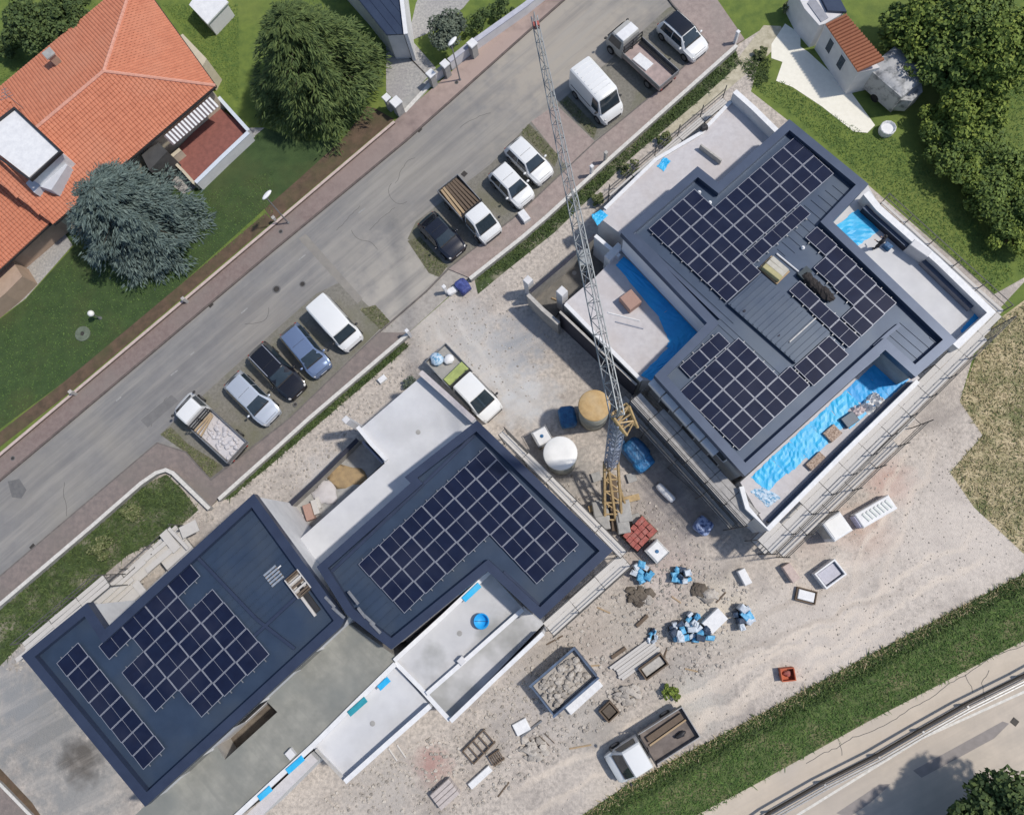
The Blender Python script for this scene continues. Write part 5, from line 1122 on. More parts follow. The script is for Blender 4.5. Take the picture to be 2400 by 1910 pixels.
# ============================================================ SITE THINGS
def cyl_tank(name, px, r, h, label, lidm, wallm, lidh=.12):
    p = P(*px, h); t = thing(name, label, 'tank', (p.x,p.y,0))
    MB().lathe((0,0,0), [(r*.96,0),(r*.96,h-lidh)], 32).build('shell', wallm, t, True)
    MB().lathe((0,0,h-lidh), [(r*1.02,0),(r*1.03,lidh*.6),(r*.98,lidh),(r*.5,lidh*1.15),(.02,lidh*1.2)], 32).build('lid', lidm, t, True)
    for z in (h*.25,h*.55,h*.8): MB().lathe((0,0,z), [(r*.965,0),(r*.985,.03),(r*.965,.06)], 32).build('hoop', wallm, t, True)
    for k in range(4): MB().tube((r*.7*math.cos(k*1.57+.4),r*.7*math.sin(k*1.57+.4),0),(r*.7*math.cos(k*1.57+.4),r*.7*math.sin(k*1.57+.4),.2),.06,6).build('foot', m_steel, t)
    return t
cyl_tank('mortar_silo', (1393,950), .98, 4.2, 'tall grey silo with tan lid beside the crane mast', m_ytank, m_silo)
cyl_tank('water_tank', (1313,1062), 1.05, 3.6, 'white round tank beside the blue roofed building', m_wtank, m_silo)
def wrapped(name, px, size, rz, z, mat, label, cat='bundle', j=.1, h=None):
    p = P(px[0],px[1],z+size[2]*.5); mb = MB(); n, m = 14, 8; vs = []
    for i in range(m+1):
        th = math.pi*i/m
        for k in range(n):
            a = 2*math.pi*k/n; cx = math.copysign(abs(math.cos(a))**.45, math.cos(a)); cy = math.copysign(abs(math.sin(a))**.45, math.sin(a))
            sr = math.sin(th)**.4 if 0 < i < m else 0.0; q = 1+random.uniform(-j,j)*.5; zc = math.copysign(abs(math.cos(th))**.5, math.cos(th))
            x, y = size[0]/2*sr*cx*q, size[1]/2*sr*cy*q
            vs.append((p.x+x*math.cos(rz)-y*math.sin(rz), p.y+x*math.sin(rz)+y*math.cos(rz), z+size[2]*.5+size[2]*.5*zc*(1+random.uniform(-j,j)*.4)))
    fs = [(i*n+k,(i+1)*n+k,(i+1)*n+(k+1)%n,i*n+(k+1)%n) for i in range(m) for k in range(n)]
    mb.add(vs, fs); return single(name, mb, mat, label, cat)
wrapped('tarp_bundle', (1330,978), (1.2,1.5,1.0), .2, 0, m_tarpb, 'blue tarpaulin bundle left of the tan lidded silo')
wrapped('tarp_bundle', (1490,1058), (1.5,1.7,1.3), .7, 0, m_tarpb, 'blue wrapped pallet right of the crane mast')
wrapped('tarp_bundle', (1508,1085), (1.4,1.0,1.1), .7, 0, M('bright_blue_wrap', (0.03,0.22,0.48), (0.015,0.11,0.28), 3.5, .5, bump=.8, bscale=6), 'brighter blue wrapped pallet just below the first one')
wrapped('tarp_bundle', (1455,1040), (.6,.8,.8), .3, 0, m_tarpb, 'small blue wrapped sack touching the crane mast')
def crate_tank(px, rz, label):
    p = P(*px, 1.1); t = thing('caged_tank', label, 'tank', (p.x,p.y,0), rz)
    MB().bbox((0,0,.62), (1.0,1.05,.95), b=.08).build('tank', m_wsh, t); MB().box((0,0,.07), (1.1,1.15,.14)).build('pallet', m_wooddk, t)
    for x in (-.54,0,.54):
        for s in (-1,1): MB().tube((x,s*.56,.14),(x,s*.56,1.12),.02,5).build('cage_bar', m_steel, t)
    for z in (.4,.75,1.1):
        for s in (-1,1): MB().tube((-.54,s*.56,z),(.54,s*.56,z),.02,5).build('cage_bar', m_steel, t); MB().tube((s*.54,-.56,z),(s*.54,.56,z),.02,5).build('cage_bar', m_steel, t)
    MB().lathe((0,0,1.08), [(.12,0),(.12,.06),(.02,.07)], 12).build('cap', m_tarpb, t)
crate_tank((1270,1022), .5, 'caged white water tank above the white round tank')
crate_tank((1540,1292), .75, 'caged pale blue tank below the red debris pallet')
wrapped('insulation_roll', (1560,1155), (.5,1.5,.5), .75, 0, m_wsh, 'long white roll lying in the shade of the slate roofed building', 'roll', .06)
wrapped('wrapped_pallet', (1648,1232), (1.1,1.1,.8), .9, 0, M('navy_white_wrap', (0.30,0.38,0.58), (0.04,0.08,0.22), 5, .5, bump=.8, bscale=8, lo=.42, hi=.52), 'navy and white wrapped pallet in the building shadow', 'pallet', .12)
# red debris pallet
p = P(1500,1250,.7); mb = MB(); rd = thing('debris_pallet', 'pallet of red hollow blocks beside the crane ballast', 'pallet', (p.x,p.y,0), .78)
MB().box((0,0,.07), (2.0,1.5,.14)).build('pallet', m_wooddk, rd)
for i in range(5):
    for j in range(4):
        MB().box((-.75+.37*i+random.uniform(-.04,.04),-.5+.34*j,.45+random.uniform(-.05,.1)), (.34,.31,.62), random.uniform(-.12,.12)).build('block', m_redp, rd)
m_bagc = M('cyan_bag', (0.16,0.48,0.72), (0.06,0.30,0.56), 4, .5, bump=.6, bscale=9); m_bagw = M('pale_bag', (0.62,0.68,0.74), (0.48,0.54,0.62), 4, .6, bump=.6, bscale=9); m_bagd = M('dark_bag', (0.035,0.07,0.13), (0.02,0.035,0.07), 4, .6, bump=.6)
def bagpile(px, sz, label, dark=.2):
    p = P(*px,.3); t = thing('building_sacks', label, 'sacks', (p.x,p.y,0), random.random()*3); MB().box((0,0,.06), (sz[0]*.95,sz[1]*.95,.11), .1).build('pallet', m_wooddk, t)
    for k in range(9):
        x, y = (k%3-1)*sz[0]*.33+random.uniform(-.12,.12), (k//3-1)*sz[1]*.33+random.uniform(-.12,.12); r = random.random(); m = m_bagd if r < dark else (m_bagc if r < .58 else m_bagw); h = random.uniform(.5,1)*sz[2]
        mb = MB(); mb.bbox((x,y,.12+h/2), (sz[0]*random.uniform(.28,.46),sz[1]*random.uniform(.26,.42),h), random.uniform(-.6,.6), b=.07); mb.v = [(a+random.uniform(-.04,.04),b+random.uniform(-.04,.04),c+(random.uniform(-.06,.06) if c > .2 else 0)) for a,b,c in mb.v]
        mb.build('bag', m, t)
for i, (px, sz, l) in enumerate((((1505,1342),(1.1,1.1,.7),'speckled blue and white sack below the caged tank on the gravel'), ((1597,1350),(1.0,.95,.7),'cyan speckled sack at the edge of the building shadow'),
        ((1745,1445),(1.15,1.1,.8),'round white and cyan sack standing alone on the gravel'), ((1590,1482),(1.0,1.1,.8),'dark blue and cyan sack at the left of the sack pile'),
        ((1640,1485),(1.3,.9,.8),'cyan sack in the front of the sack pile'), ((1622,1455),(.9,.7,.6),'grey and cyan sack at the back of the sack pile'), ((1530,1490),(.8,.5,.4),'small pale lilac sack lying by the plank stack'))):
    bagpile(px, sz, l, .35 if i == 3 else .18)
def slab(name, px, size, rz, z, mat, label, cat, b=.03):
    p = P(px[0],px[1],z+size[2]); mb = MB().bbox((p.x,p.y,z+size[2]/2), size, rz, b=b); return single(name, mb, mat, label, cat)
slab('white_slab', (1676,1455), (1.4,.9,.6), .75, 0, m_wsh, 'white foam block at the right of the sack pile', 'block')
slab('white_slab', (1746,1352), (.5,1.0,.5), .45, 0, m_wsh, 'white block leaning near the building shadow corner', 'block')
t = thing('panel_stack', 'long white stack of moulded panels on the right of the gravel', 'stack', (lambda p: (p.x,p.y,0))(P(2055,1198,.9)), .52)
MB().bbox((0,0,.4), (2.5,1.0,.8), b=.05).build('wrapped_stack', m_wsh, t)
for k in range(7): MB().bbox((-.75+.28*k,0,.83), (.16,.6,.06), .25, b=.03).build('moulding', M('pale_green_white', (0.62,0.66,0.64), (0.56,0.60,0.58), 4, .6), t)
MB().bbox((-1.22,0,.35), (.3,.8,.7), b=.04).build('end_cover', M('lilac_wrap', (0.42,0.42,0.55), (0.34,0.34,0.46), 4, .6), t)
t = thing('white_kiosk', 'white cube shaped cabinet casting a dark shadow on the gravel', 'cabinet', (lambda p: (p.x,p.y,0))(P(1952,1235,1.0)), .55)
MB().bbox((0,0,.9), (1.35,1.35,1.8), b=.06).build('cabinet_body', m_wsh, t); MB().box((-.69,0,.9), (.03,.9,1.5)).build('door', m_kerb, t); MB().box((0,0,1.815), (1.1,1.1,.03)).build('roof_panel', m_wtank, t)
slab('brick_pack', (1855,1342), (.55,1.15,.55), .55, 0, M('pale_pink_brick', (0.55,0.45,0.41), (0.45,0.36,0.33), 5, .9), 'pale pink brick pack between the white cabinet and the sacks', 'bricks', .02)
def tray(px, L, Wd, hgt, rz, label, outm, inm, cat='box', th=.09, fill=.6):
    p = P(px[0],px[1],hgt); t = thing('open_box', label, cat, (p.x,p.y,0), rz)
    MB().box((0,0,.05), (L-.01,Wd-.01,.1)).build('floor', outm, t)
    for s in (-1,1):
        MB().box((0,s*(Wd/2-th/2),hgt/2+.01), (L,th,hgt)).build('side', outm, t); MB().box((s*(L/2-th/2),0,hgt/2+.008), (th,Wd-2*th-.004,hgt)).build('end', outm, t)
    if inm: MB().bbox((0,0,hgt*fill/2+.05), (L-2*th-.12,Wd-2*th-.12,hgt*fill), b=.04).build('contents', inm, t)
    return t
tray((1947,1345), 1.6, 1.15, .7, .62, 'white rimmed open box with grey filling on the gravel', m_wsh, M('lilac_fill', (0.50,0.50,0.56), (0.42,0.42,0.48), 4, .7))
tray((1890,1396), 1.25, .85, .25, -.25, 'dark framed white board lying flat below the pink brick pack', m_wooddk, m_wsh, 'board', .06, .8)
tray((1532,1562), 1.75, .85, .55, .62, 'brown framed crate beside the plank stack', m_wooddk, m_kerb, 'crate', .08, .5)
tray((1428,1668), .95, .9, .5, .75, 'small dark crate with white rail right of the skip', m_wooddk, m_earth, 'crate', .07, .6)
# orange barrier
t = thing('orange_crate', 'orange plastic crate alone on the gravel near the verge', 'crate', (lambda p: (p.x,p.y,0))(P(1846,1580,.4)), .12)
for s in (-1,1): MB().box((0,s*.36,.3), (.85,.06,.5)).build('side', m_rust, t); MB().box((s*.4,0,.3), (.06,.66,.5)).build('end', m_rust, t)
MB().box((0,0,.06), (.8,.68,.08)).build('floor', m_rust, t); MB().blob((.05,.02,.2), (.25,.2,.14), 8, 6, .2).build('contents', m_redp, t)
# plank stack
t = thing('plank_stack', 'stack of pale planks lying by the sack pile', 'planks', (lambda p: (p.x,p.y,0))(P(1490,1545,.2)), .62)
for k in range(6): MB().box((random.uniform(-.1,.1),-.48+.19*k,.12+.05*(k%2)), (2.9+.3*random.random(),.17,.12)).build('plank', m_plank, t)
for px, L, rz, l in (((1505,1455),1.0,.75,'short weathered timber above the plank stack'), ((1450,1530),1.1,.6,'dark weathered timber behind the plank stack'), ((1365,1640),0.0,0,'')):
    if L: slab('timber', px, (L,.22,.2), rz, 0, m_wooddk, l, 'timber')
slab('cream_board', (1368,1632), (2.7,.62,.35), .72, 0, m_wsh, 'long cream panel leaning beside the blue skip', 'panel')
# skip
p = P(1322,1598,1.3); sk = thing('rubble_skip', 'blue grey steel skip filled with pale rubble near the bottom', 'skip', (p.x,p.y,0), .70)
L_, W_ = 3.6, 2.3
for s in (-1,1):
    mb = MB(); mb.add([(-L_/2,s*W_*.42,0),(L_/2,s*W_*.42,0),(L_/2,s*W_/2,1.3),(-L_/2,s*W_/2,1.3),(-L_/2,s*W_*.42-s*.08,0),(L_/2,s*W_*.42-s*.08,0),(L_/2,s*W_/2-s*.08,1.3),(-L_/2,s*W_/2-s*.08,1.3)], [(0,1,2,3),(7,6,5,4),(3,2,6,7)]); mb.build('side_plate', m_skip, sk)
    MB().box((s*(L_/2-.04),0,.66), (.08,W_*.93,1.26)).build('end_plate', m_skip, sk); MB().box((0,s*(W_/2-.02),1.32), (L_+.1,.14,.12)).build('rim', m_skip, sk)
    for x in (-1.2,0,1.2): MB().box((x,s*(W_*.475),.65), (.1,.12,1.2)).build('rib', m_skip, sk)
MB().box((0,0,.06), (L_-.1,W_*.84,.1)).build('floor', m_skip, sk)
mb = rubble_mb(-L_/2+.3, L_/2-.3, W_/2-.35, .78, 150, .2, .08, .24); mb.box((0,0,.5), (L_-.2,W_*.86,.75)); onbed(sk, 'rubble_load', mb, m_stone, 'pale rubble heaped inside the blue skip', 'rubble')
# white plates and reinforcement bars
slab('white_plate', (1222,1704), (.95,.75,.25), .5, 0, m_wsh, 'crumpled white plate below the skip', 'plate')
for k in range(5):
    p = P(1228+12*k,1738+4*k-9*k,.05); q = P(1252+12*k,1765+3*k-9*k,.05); single('steel_bar', MB().tube(p+Vector((0,0,.03)), q+Vector((0,0,.03)), .025, 5), m_wooddk, ['thin rusty steel bar nearest the white plate','second thin rusty steel bar from the white plate','third thin rusty steel bar from the white plate','fourth thin rusty steel bar from the white plate','thin rusty steel bar farthest from the white plate'][k], 'bar', 'steel bars below the white plate')
single('steel_beam', MB().tube(P(1222,1726,.12), P(1270,1688,.12), .07, 6), m_steel, 'grey steel tube between the white plate and the skip', 'tube')
def rack(px, L, Wd, rz, label, n=4):
    p = P(px[0],px[1],.3); t = thing('steel_rack', label, 'rack', (p.x,p.y,0), rz)
    for s in (-1,1): MB().box((0,s*Wd/2,.3), (L,.07,.07)).build('rail', m_wooddk, t); MB().box((0,s*Wd/2,.08), (L,.07,.07)).build('rail', m_wooddk, t)
    for k in range(n+1): MB().box((-L/2+L*k/n,0,.31), (.06,Wd,.06)).build('crossbar', m_wooddk, t)
    for k in (0,n):
        for s in (-1,1): MB().box((-L/2+L*k/n,s*Wd/2,.18), (.08,.08,.36)).build('post', m_wooddk, t)
rack((1122,1750), 1.8, 1.0, .78, 'rusty rectangular formwork frame with cross bars'); rack((1163,1776), .7, .6, .6, 'small square mesh panel beside the formwork frame', 5)
slab('white_slab', (1125,1822), (1.7,.4,.3), .72, 0, m_wsh, 'narrow white slab below the formwork frame', 'slab')
t = thing('brick_pack', 'pack of pale ribbed blocks at the bottom of the site', 'blocks', (lambda p: (p.x,p.y,0))(P(1042,1862,.6)), .72)
for k in range(4): MB().bbox((0,-.42+.28*k,.3), (1.5,.26,.6), b=.03).build('block_row', M('pale_ribbed_block', (0.52,0.47,0.45), (0.42,0.38,0.37), 6, .9), t)
for px, l in (((920,1768),'pale timber leaning by the lower white terrace'), ((940,1760),'second pale timber beside the lower white terrace')):
    slab('timber', px, (.95,.10,.1), -.9, 0, m_plank, l, 'timber')
# bricks and pallets in the sunken yard
for px, l, sz in (((722,1200),'pack of brown bricks in the sunken yard',(.55,1.1,.5)), ((738,1188),'second pack of brown bricks in the sunken yard',(.4,1.0,.4)), ((745,1178),'pale batten pack beside the brick packs',(.25,.8,.3))):
    slab('brick_pack', px, sz, .35, .3, m_brick if 'brick' in l[:22] else m_plank, l, 'bricks', .02)
single('sand_heap', MB().blob(tuple(P(812,1116,.3)), (1.4,.75,.12), 16, 8, .2), M('yellow_sand', (0.40,0.29,0.16), (0.30,0.22,0.13), 3, .95, bump=.4), 'yellow sand heap in the sunken yard', 'sand', smooth=True)
single('gypsum_heap', MB().blob(tuple(P(762,1155,.3)), (.9,.8,.25), 14, 8, .2), m_pinkw, 'pale plaster rubble heap next to the sand', 'rubble', smooth=True)
single('gypsum_heap', MB().blob(tuple(P(690,1235,.3)), (1.0,.9,.3), 14, 8, .2), m_pinkw, 'pale plaster rubble heap at the left end of the sunken yard', 'rubble', smooth=True)
# earth heap
def heap(px, r, n, mat, label):
    p = P(*px,0); mb = MB()
    for _ in range(n):
        a = random.random()*6.283; q = r*random.random()**.6; sz = random.uniform(.08,.24); mb.blob((p.x+q*math.cos(a),p.y+.7*q*math.sin(a),sz*.3+.35*r*(1-q/r)), (sz*random.uniform(.8,1.6),sz,sz*.6), 6, 4, .3)
    return single('rubble_heap', mb, mat, label, 'rubble')
heap((1497,1396), .85, 60, m_earth, 'dark rubble heap below the speckled sacks'); heap((1515,1402), .5, 22, m_stone, 'pale stones spilling from the dark rubble heap')
heap((1640,1382), .5, 30, m_earth, 'small dark rubble heap right of the cyan sacks'); heap((1660,1395), .55, 26, m_stone, 'small pale rubble heap right of the dark one')
heap((1250,1755), .9, 45, m_stone, 'pale rubble heap below the steel bars'); heap((1470,1625), .8, 40, m_stone, 'grey rubble heap between the crates and the weed bush'); heap((1350,1420), .6, 30, m_stone, 'pale rubble at the foot of the short scaffold')
# things on roofs and terraces
t = thing('timber_pallet', 'wooden pallet crate on the left blue roof', 'pallet', (lambda p: (p.x,p.y,ZR2-.42))(P(698,1368,ZR2)), -.85)
MB().box((0,0,.05), (1.35,1.0,.1)).build('base', m_plank, t)
for s in (-1,1): MB().box((0,s*.47,.25), (1.35,.06,.4)).build('side', m_plank, t); MB().box((s*.65,0,.25), (.06,.88,.4)).build('end', m_wooddk, t)
for k in range(5): MB().box((-.5+.25*k,0,.42), (.12,.85,.04)).build('slat', m_plank if k % 2 else m_wooddk, t)
slab('long_batten', (712,1408), (2.2,.16,.16), -.86, ZR2-.4, m_plank, 'long pale batten lying from the pallet on the left roof', 'batten')
slab('dark_batten', (722,1400), (2.0,.3,.12), -.86, ZR2-.4, m_dark, 'dark strip lying beside the long batten on the left roof', 'batten')
t = thing('wire_basket', 'small pale pallet left of the crate on the left blue roof', 'pallet', (lambda p: (p.x,p.y,ZR2-.4))(P(636,1350,ZR2)), .72)
for k in range(5): MB().box((0,-.4+.2*k,.06), (.9,.12,.05)).build('slat', M('grey_slat', (0.30,0.34,0.40), (0.2,0.24,0.3), 5, .8), t)
for k in (-1,0,1): MB().box((.38*k,0,.02), (.1,.95,.05)).build('bearer', m_wooddk, t)
slab('white_tube', (650,1332), (.5,.08,.08), .75, ZR2-.4, m_wsh, 'short white tube by the small pallet on the left roof', 'tube')
t = thing('roof_pallet', 'pallet of yellowish insulation boards on the slate roof', 'pallet', (lambda p: (p.x,p.y,ZR1-.42))(P(1818,628,ZR1)), -.80)
MB().box((0,0,.06), (1.5,1.15,.1)).build('base', m_wood, t)
for k, (m, y) in enumerate(((M('pale_board', (0.52,0.50,0.44), (0.44,0.42,0.36), 4, .8),-.35),(M('pale_board', (0,0,0)),0),(M('straw_board', (0.45,0.41,0.22), (0.38,0.35,0.18), 4, .8),.35))):
    MB().bbox((.02*k,-y,.24+.04*k), (1.3,.33,.25+.06*k), .03*k, b=.03).build('board_pack', m, t)
slab('white_rail', (1850,618), (2.0,.10,.1), -.78, ZR1-.4, m_wsh, 'white rail lying right of the insulation pallet', 'rail')
slab('white_rail', (1803,660), (1.4,.09,.1), -.78, ZR1-.4, m_wsh, 'white rail lying left of the insulation pallet', 'rail')
t = thing('membrane_pile', 'dark brown roofing membrane heaped between the solar panels', 'membrane', (lambda p: (p.x,p.y,ZR1-.42))(P(1918,668,ZR1)), -.85)
for k in range(5): MB().blob((-.8+.42*k,random.uniform(-.06,.06),.2), (.42,.32,.24), 10, 7, .25).build('fold', M('dark_membrane', (0.03,0.024,0.022), (0.016,0.014,0.015), 5, .8, bump=.6), t)
MB().box((-1.1,.05,.16), (.5,.75,.3)).build('toolbox', M('dark_teal_box', (0.03,0.05,0.065), (0.02,0.035,0.045), 3, .6), t); MB().box((1.1,-.05,.06), (.12,.22,.12)).build('white_clip', m_wsh, t)
slab('pallet_of_tiles', (1478,702), (.95,1.1,.7), .65, ZT1-.3, m_brick, 'pallet of brownish blocks on the west white court', 'pallet')
for px, L, rz, l in (((1462,742),2.2,-.28,'upper white strip lying on the west court'), ((1475,762),1.9,-.28,'lower grey strip lying on the west court')):
    slab('metal_strip', px, (L,.09,.06), rz, ZT1-.3, m_frame if 'grey' in l else m_wsh, l, 'strip')
for px, rz in (((1310,694),.9),((1318,685),.6),((1304,702),-.4),((1323,690),-.7)):
    slab('scrap_timber', px, (.75,.1,.12), rz, .35, m_wood, {.9:'steepest scrap timber in the sunken court corner',.6:'scrap timber nearest the floor drain in the sunken court',-.4:'scrap timber touching the court wall corner',-.7:'scrap timber lying crosswise in the sunken court'}[rz], 'timber')
for o in [o for o in bpy.data.objects if o.name.startswith('scrap_timber')]: o['group'] = 'scrap timbers in the sunken court'
# blue tarpaulins on the terraces
def tarp(pts, z, label, mat=None): return drape('tarpaulin', pts, z, mat or m_blue, label)
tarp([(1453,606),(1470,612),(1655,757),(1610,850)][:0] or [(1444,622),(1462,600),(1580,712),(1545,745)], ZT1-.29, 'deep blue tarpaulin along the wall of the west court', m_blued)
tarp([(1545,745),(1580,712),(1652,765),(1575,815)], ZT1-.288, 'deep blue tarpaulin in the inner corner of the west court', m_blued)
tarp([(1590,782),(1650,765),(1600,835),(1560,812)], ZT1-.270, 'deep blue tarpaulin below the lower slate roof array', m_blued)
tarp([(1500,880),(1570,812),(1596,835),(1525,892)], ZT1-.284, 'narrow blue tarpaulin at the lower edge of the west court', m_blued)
tarp([(1952,535),(2010,490),(2062,540),(2008,578)], ZT1, 'bright cyan tarpaulin at the top of the right hand terrace')
tarp([(2250,775),(2285,735),(2310,742),(2262,795)], ZT1, 'blue tarpaulin at the far corner of the right hand terrace', m_blued)
seg = [(2070,833),(2026,874),(1982,914),(1938,954),(1894,994),(1850,1034),(1806,1074),(1760,1118)]
for k in range(7):
    (x0,y0),(x1,y1) = seg[k], seg[k+1]; w = (84,80,76,62,66,56,52)[k]
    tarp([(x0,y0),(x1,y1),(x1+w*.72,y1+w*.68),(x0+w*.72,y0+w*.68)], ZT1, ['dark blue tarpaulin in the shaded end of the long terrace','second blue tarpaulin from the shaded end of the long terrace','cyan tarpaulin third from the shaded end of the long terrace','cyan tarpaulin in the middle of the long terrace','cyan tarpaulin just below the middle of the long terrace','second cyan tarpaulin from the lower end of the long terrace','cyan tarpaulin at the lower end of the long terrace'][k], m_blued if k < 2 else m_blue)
tarp([(1758,1150),(1790,1140),(1830,1165),(1800,1190)], ZT1, 'crumpled pale blue sheet at the lower corner of the long terrace', m_bagb)
tarp([(1540,390),(1556,368),(1572,378),(1556,402)], ZT1+.01, 'small cyan sheet on the street side terrace')
tarp([(1385,505),(1408,492),(1425,505),(1400,530)], ZT1+.01, 'small cyan sheet at the left end of the street side terrace', m_blue)
drape('plastic_sheet', [(2012,950),(2048,915),(2075,938),(2040,975)], ZT1, m_wsh, 'crumpled white plastic sheet heaped on the long terrace', 10, .55)
drape('plastic_sheet', [(1985,962),(2015,940),(2032,962),(2000,985)], ZT1, M('pinkish_film', (0.60,0.54,0.55), (0.52,0.47,0.49), 3, .6), 'pinkish crumpled film beside the white plastic sheet', 8, .3)
slab('storage_box', (1993,983), (.9,.7,.3), .6, ZT1, M('dark_blue_panel', (0.04,0.08,0.13), (0.03,0.06,0.1), 3, .4), 'dark blue box beside the white plastic heap', 'box')
slab('block_pallet', (1952,1015), (.9,.75,.22), .7, ZT1, M('speckled_blocks', (0.46,0.36,0.29), (0.24,0.17,0.13), 9, .9, bump=.5, lo=.42, hi=.55), 'upper pallet of brown blocks on the long terrace', 'pallet')
slab('block_pallet', (1912,1080), (1.2,.5,.25), .75, ZT1, M('speckled_blocks', (0,0,0)), 'lower pallet of dark timber on the long terrace', 'pallet')
p = P(1129,1455,ZT2+.7); bu = thing('blue_tub', 'round blue plastic tub on the white terrace', 'tub', (p.x,p.y,ZT2+.52))
MB().lathe((0,0,0), [(.36,0),(.44,.35),(.47,.36),(.41,.36),(.34,.06),(.01,.05)], 24).build('tub', m_blued, bu, True); MB().tube((-.42,0,.34),(.42,0,.34),.015,5).build('handle', m_dark, bu)
for px, rz, L, l in (((899,1602),.75,.8,'blue foam strip at the top of the lower terrace'), ((837,1656),.72,1.3,'teal foam strip halfway along the white parapet'), ((691,1792),.72,1.2,'blue foam strip beside the narrow terrace'), ((620,1859),.72,.9,'blue foam strip near the bottom edge'), ((1105,1388),.75,1.3,'blue foam strip under the roof edge by the tub terrace')):
    slab('foam_strip', px, (L,.35,.06), rz, ZT2+.77 if px[1] > 1500 else ZT2+.88, m_blue if 'blue' in l else M('teal_foam', (0.03,0.32,0.40), (0.02,0.25,0.32), 3, .6), l, 'foam')
wrapped('blue_sack', (1085,672), (.9,1.1,.7), .7, 0, M('royal_blue_wrap', (0.07,0.10,0.32), (0.02,0.03,0.14), 4, .6, bump=.6), 'royal blue sack against the end of the upper wall', 'sack', .15)
wrapped('white_sack', (1060,682), (.8,.5,.4), .5, 0, m_wsh, 'small white sack beside the royal blue sack', 'sack', .15)
slab('meter_cabinet', (1228,505), (.55,.9,.4), .6, .12, m_wsh, 'pale cabinet on the pavement below the white compact car', 'cabinet')
slab('white_offcut', (895,888), (.6,.4,.3), .7, 0, m_wsh, 'white offcut on the ground by the narrow verge', 'panel')
slab('pipe_stack', (2083,575), (.35,.5,.35), .8, ZT1, m_tarpb, 'small blue bucket beside the right hand terrace upstand', 'bucket')
wrapped('black_sack', (1650,300), (.5,.4,.4), .4, ZT1, m_dark, 'small black sack on the street side terrace edge', 'sack', .2)
# ============================================================ WORKER
def worker(px, z, rz, label):
    p = P(*px, z); t = thing('person', label, 'person', (p.x,p.y,z), rz)
    v = {'pel':(0,0,.95),'bel':(0,.0,1.12),'che':(.04,0,1.34),'nek':(.06,0,1.50),'hed':(.09,0,1.66),'shL':(.04,.19,1.42),'elL':(.10,.27,1.15),'wrL':(.28,.22,1.02),'shR':(.04,-.19,1.42),'elR':(.06,-.28,1.14),'wrR':(.22,-.24,.98),
         'hiL':(0,.10,.92),'knL':(.06,.12,.50),'anL':(.0,.13,.09),'toL':(.17,.14,.05),'hiR':(0,-.10,.92),'knR':(.02,-.12,.50),'anR':(-.06,-.13,.09),'toR':(.11,-.14,.05)}
    r = {'pel':(.15,.12),'bel':(.15,.11),'che':(.17,.12),'nek':(.065,.065),'hed':(.085,.10),'shL':(.07,.07),'elL':(.05,.05),'wrL':(.038,.038),'hiL':(.10,.10),'knL':(.07,.07),'anL':(.055,.055),'toL':(.05,.05)}
    e = [('pel','bel'),('bel','che'),('che','nek'),('nek','hed'),('che','shL'),('shL','elL'),('elL','wrL'),('che','shR'),('shR','elR'),('elR','wrR'),('pel','hiL'),('hiL','knL'),('knL','anL'),('anL','toL'),('pel','hiR'),('hiR','knR'),('knR','anR'),('anR','toR')]
    ks = list(v); me = bpy.data.meshes.new('body'); me.from_pydata([v[k] for k in ks], [(ks.index(a),ks.index(b)) for a,b in e], [])
    o = bpy.data.objects.new('body', me); COL.objects.link(o); o.parent = t; me.materials.append(m_cloth)
    sm = o.modifiers.new('Skin','SKIN'); 
    if not me.skin_vertices: bpy.context.view_layer.objects.active = o
    sk = me.skin_vertices[0].data if me.skin_vertices else None
    if sk:
        for i, k in enumerate(ks):
            sk[i].radius = r.get(k) or r.get(k[:-1]+'L') or (.05,.05); sk[i].use_root = (k == 'pel')
    ss = o.modifiers.new('Sub','SUBSURF'); ss.levels = 2; ss.render_levels = 2
    MB().blob((.10,0,1.67), (.105,.085,.125), 14, 10, 0).build('head', m_skin, t, True)
    MB().blob((.075,0,1.73), (.115,.10,.10), 14, 8, 0).build('hair', m_dark, t, True)
    MB().blob((.205,0,1.66), (.02,.018,.03), 6, 5, 0).build('nose', m_skin, t, True)
    for s in (-1,1):
        MB().blob((.195,s*.035,1.69), (.012,.014,.01), 6, 5, 0).build('eye', m_dark, t, True); MB().blob((.09,s*.088,1.67), (.03,.015,.035), 6, 5, 0).build('ear', m_skin, t, True)
        w = Vector(v['wrL' if s > 0 else 'wrR']); h = MB(); h.blob((w.x+.06,w.y,w.z-.02), (.055,.04,.02), 8, 6, 0)
        for k in range(4): h.tube((w.x+.09,w.y-.03+.02*k,w.z-.02),(w.x+.15-.01*abs(k-1.5),w.y-.03+.021*k,w.z-.05),.009,5,0,.007)
        h.tube((w.x+.05,w.y-s*.035,w.z-.02),(w.x+.10,w.y-s*.065,w.z-.04),.010,5,0,.008); h.build('hand', m_skin, t, True)
    return t
worker((2052,583), ZT1, 2.2, 'person in dark work clothes standing by the cyan tarpaulin on the terrace')

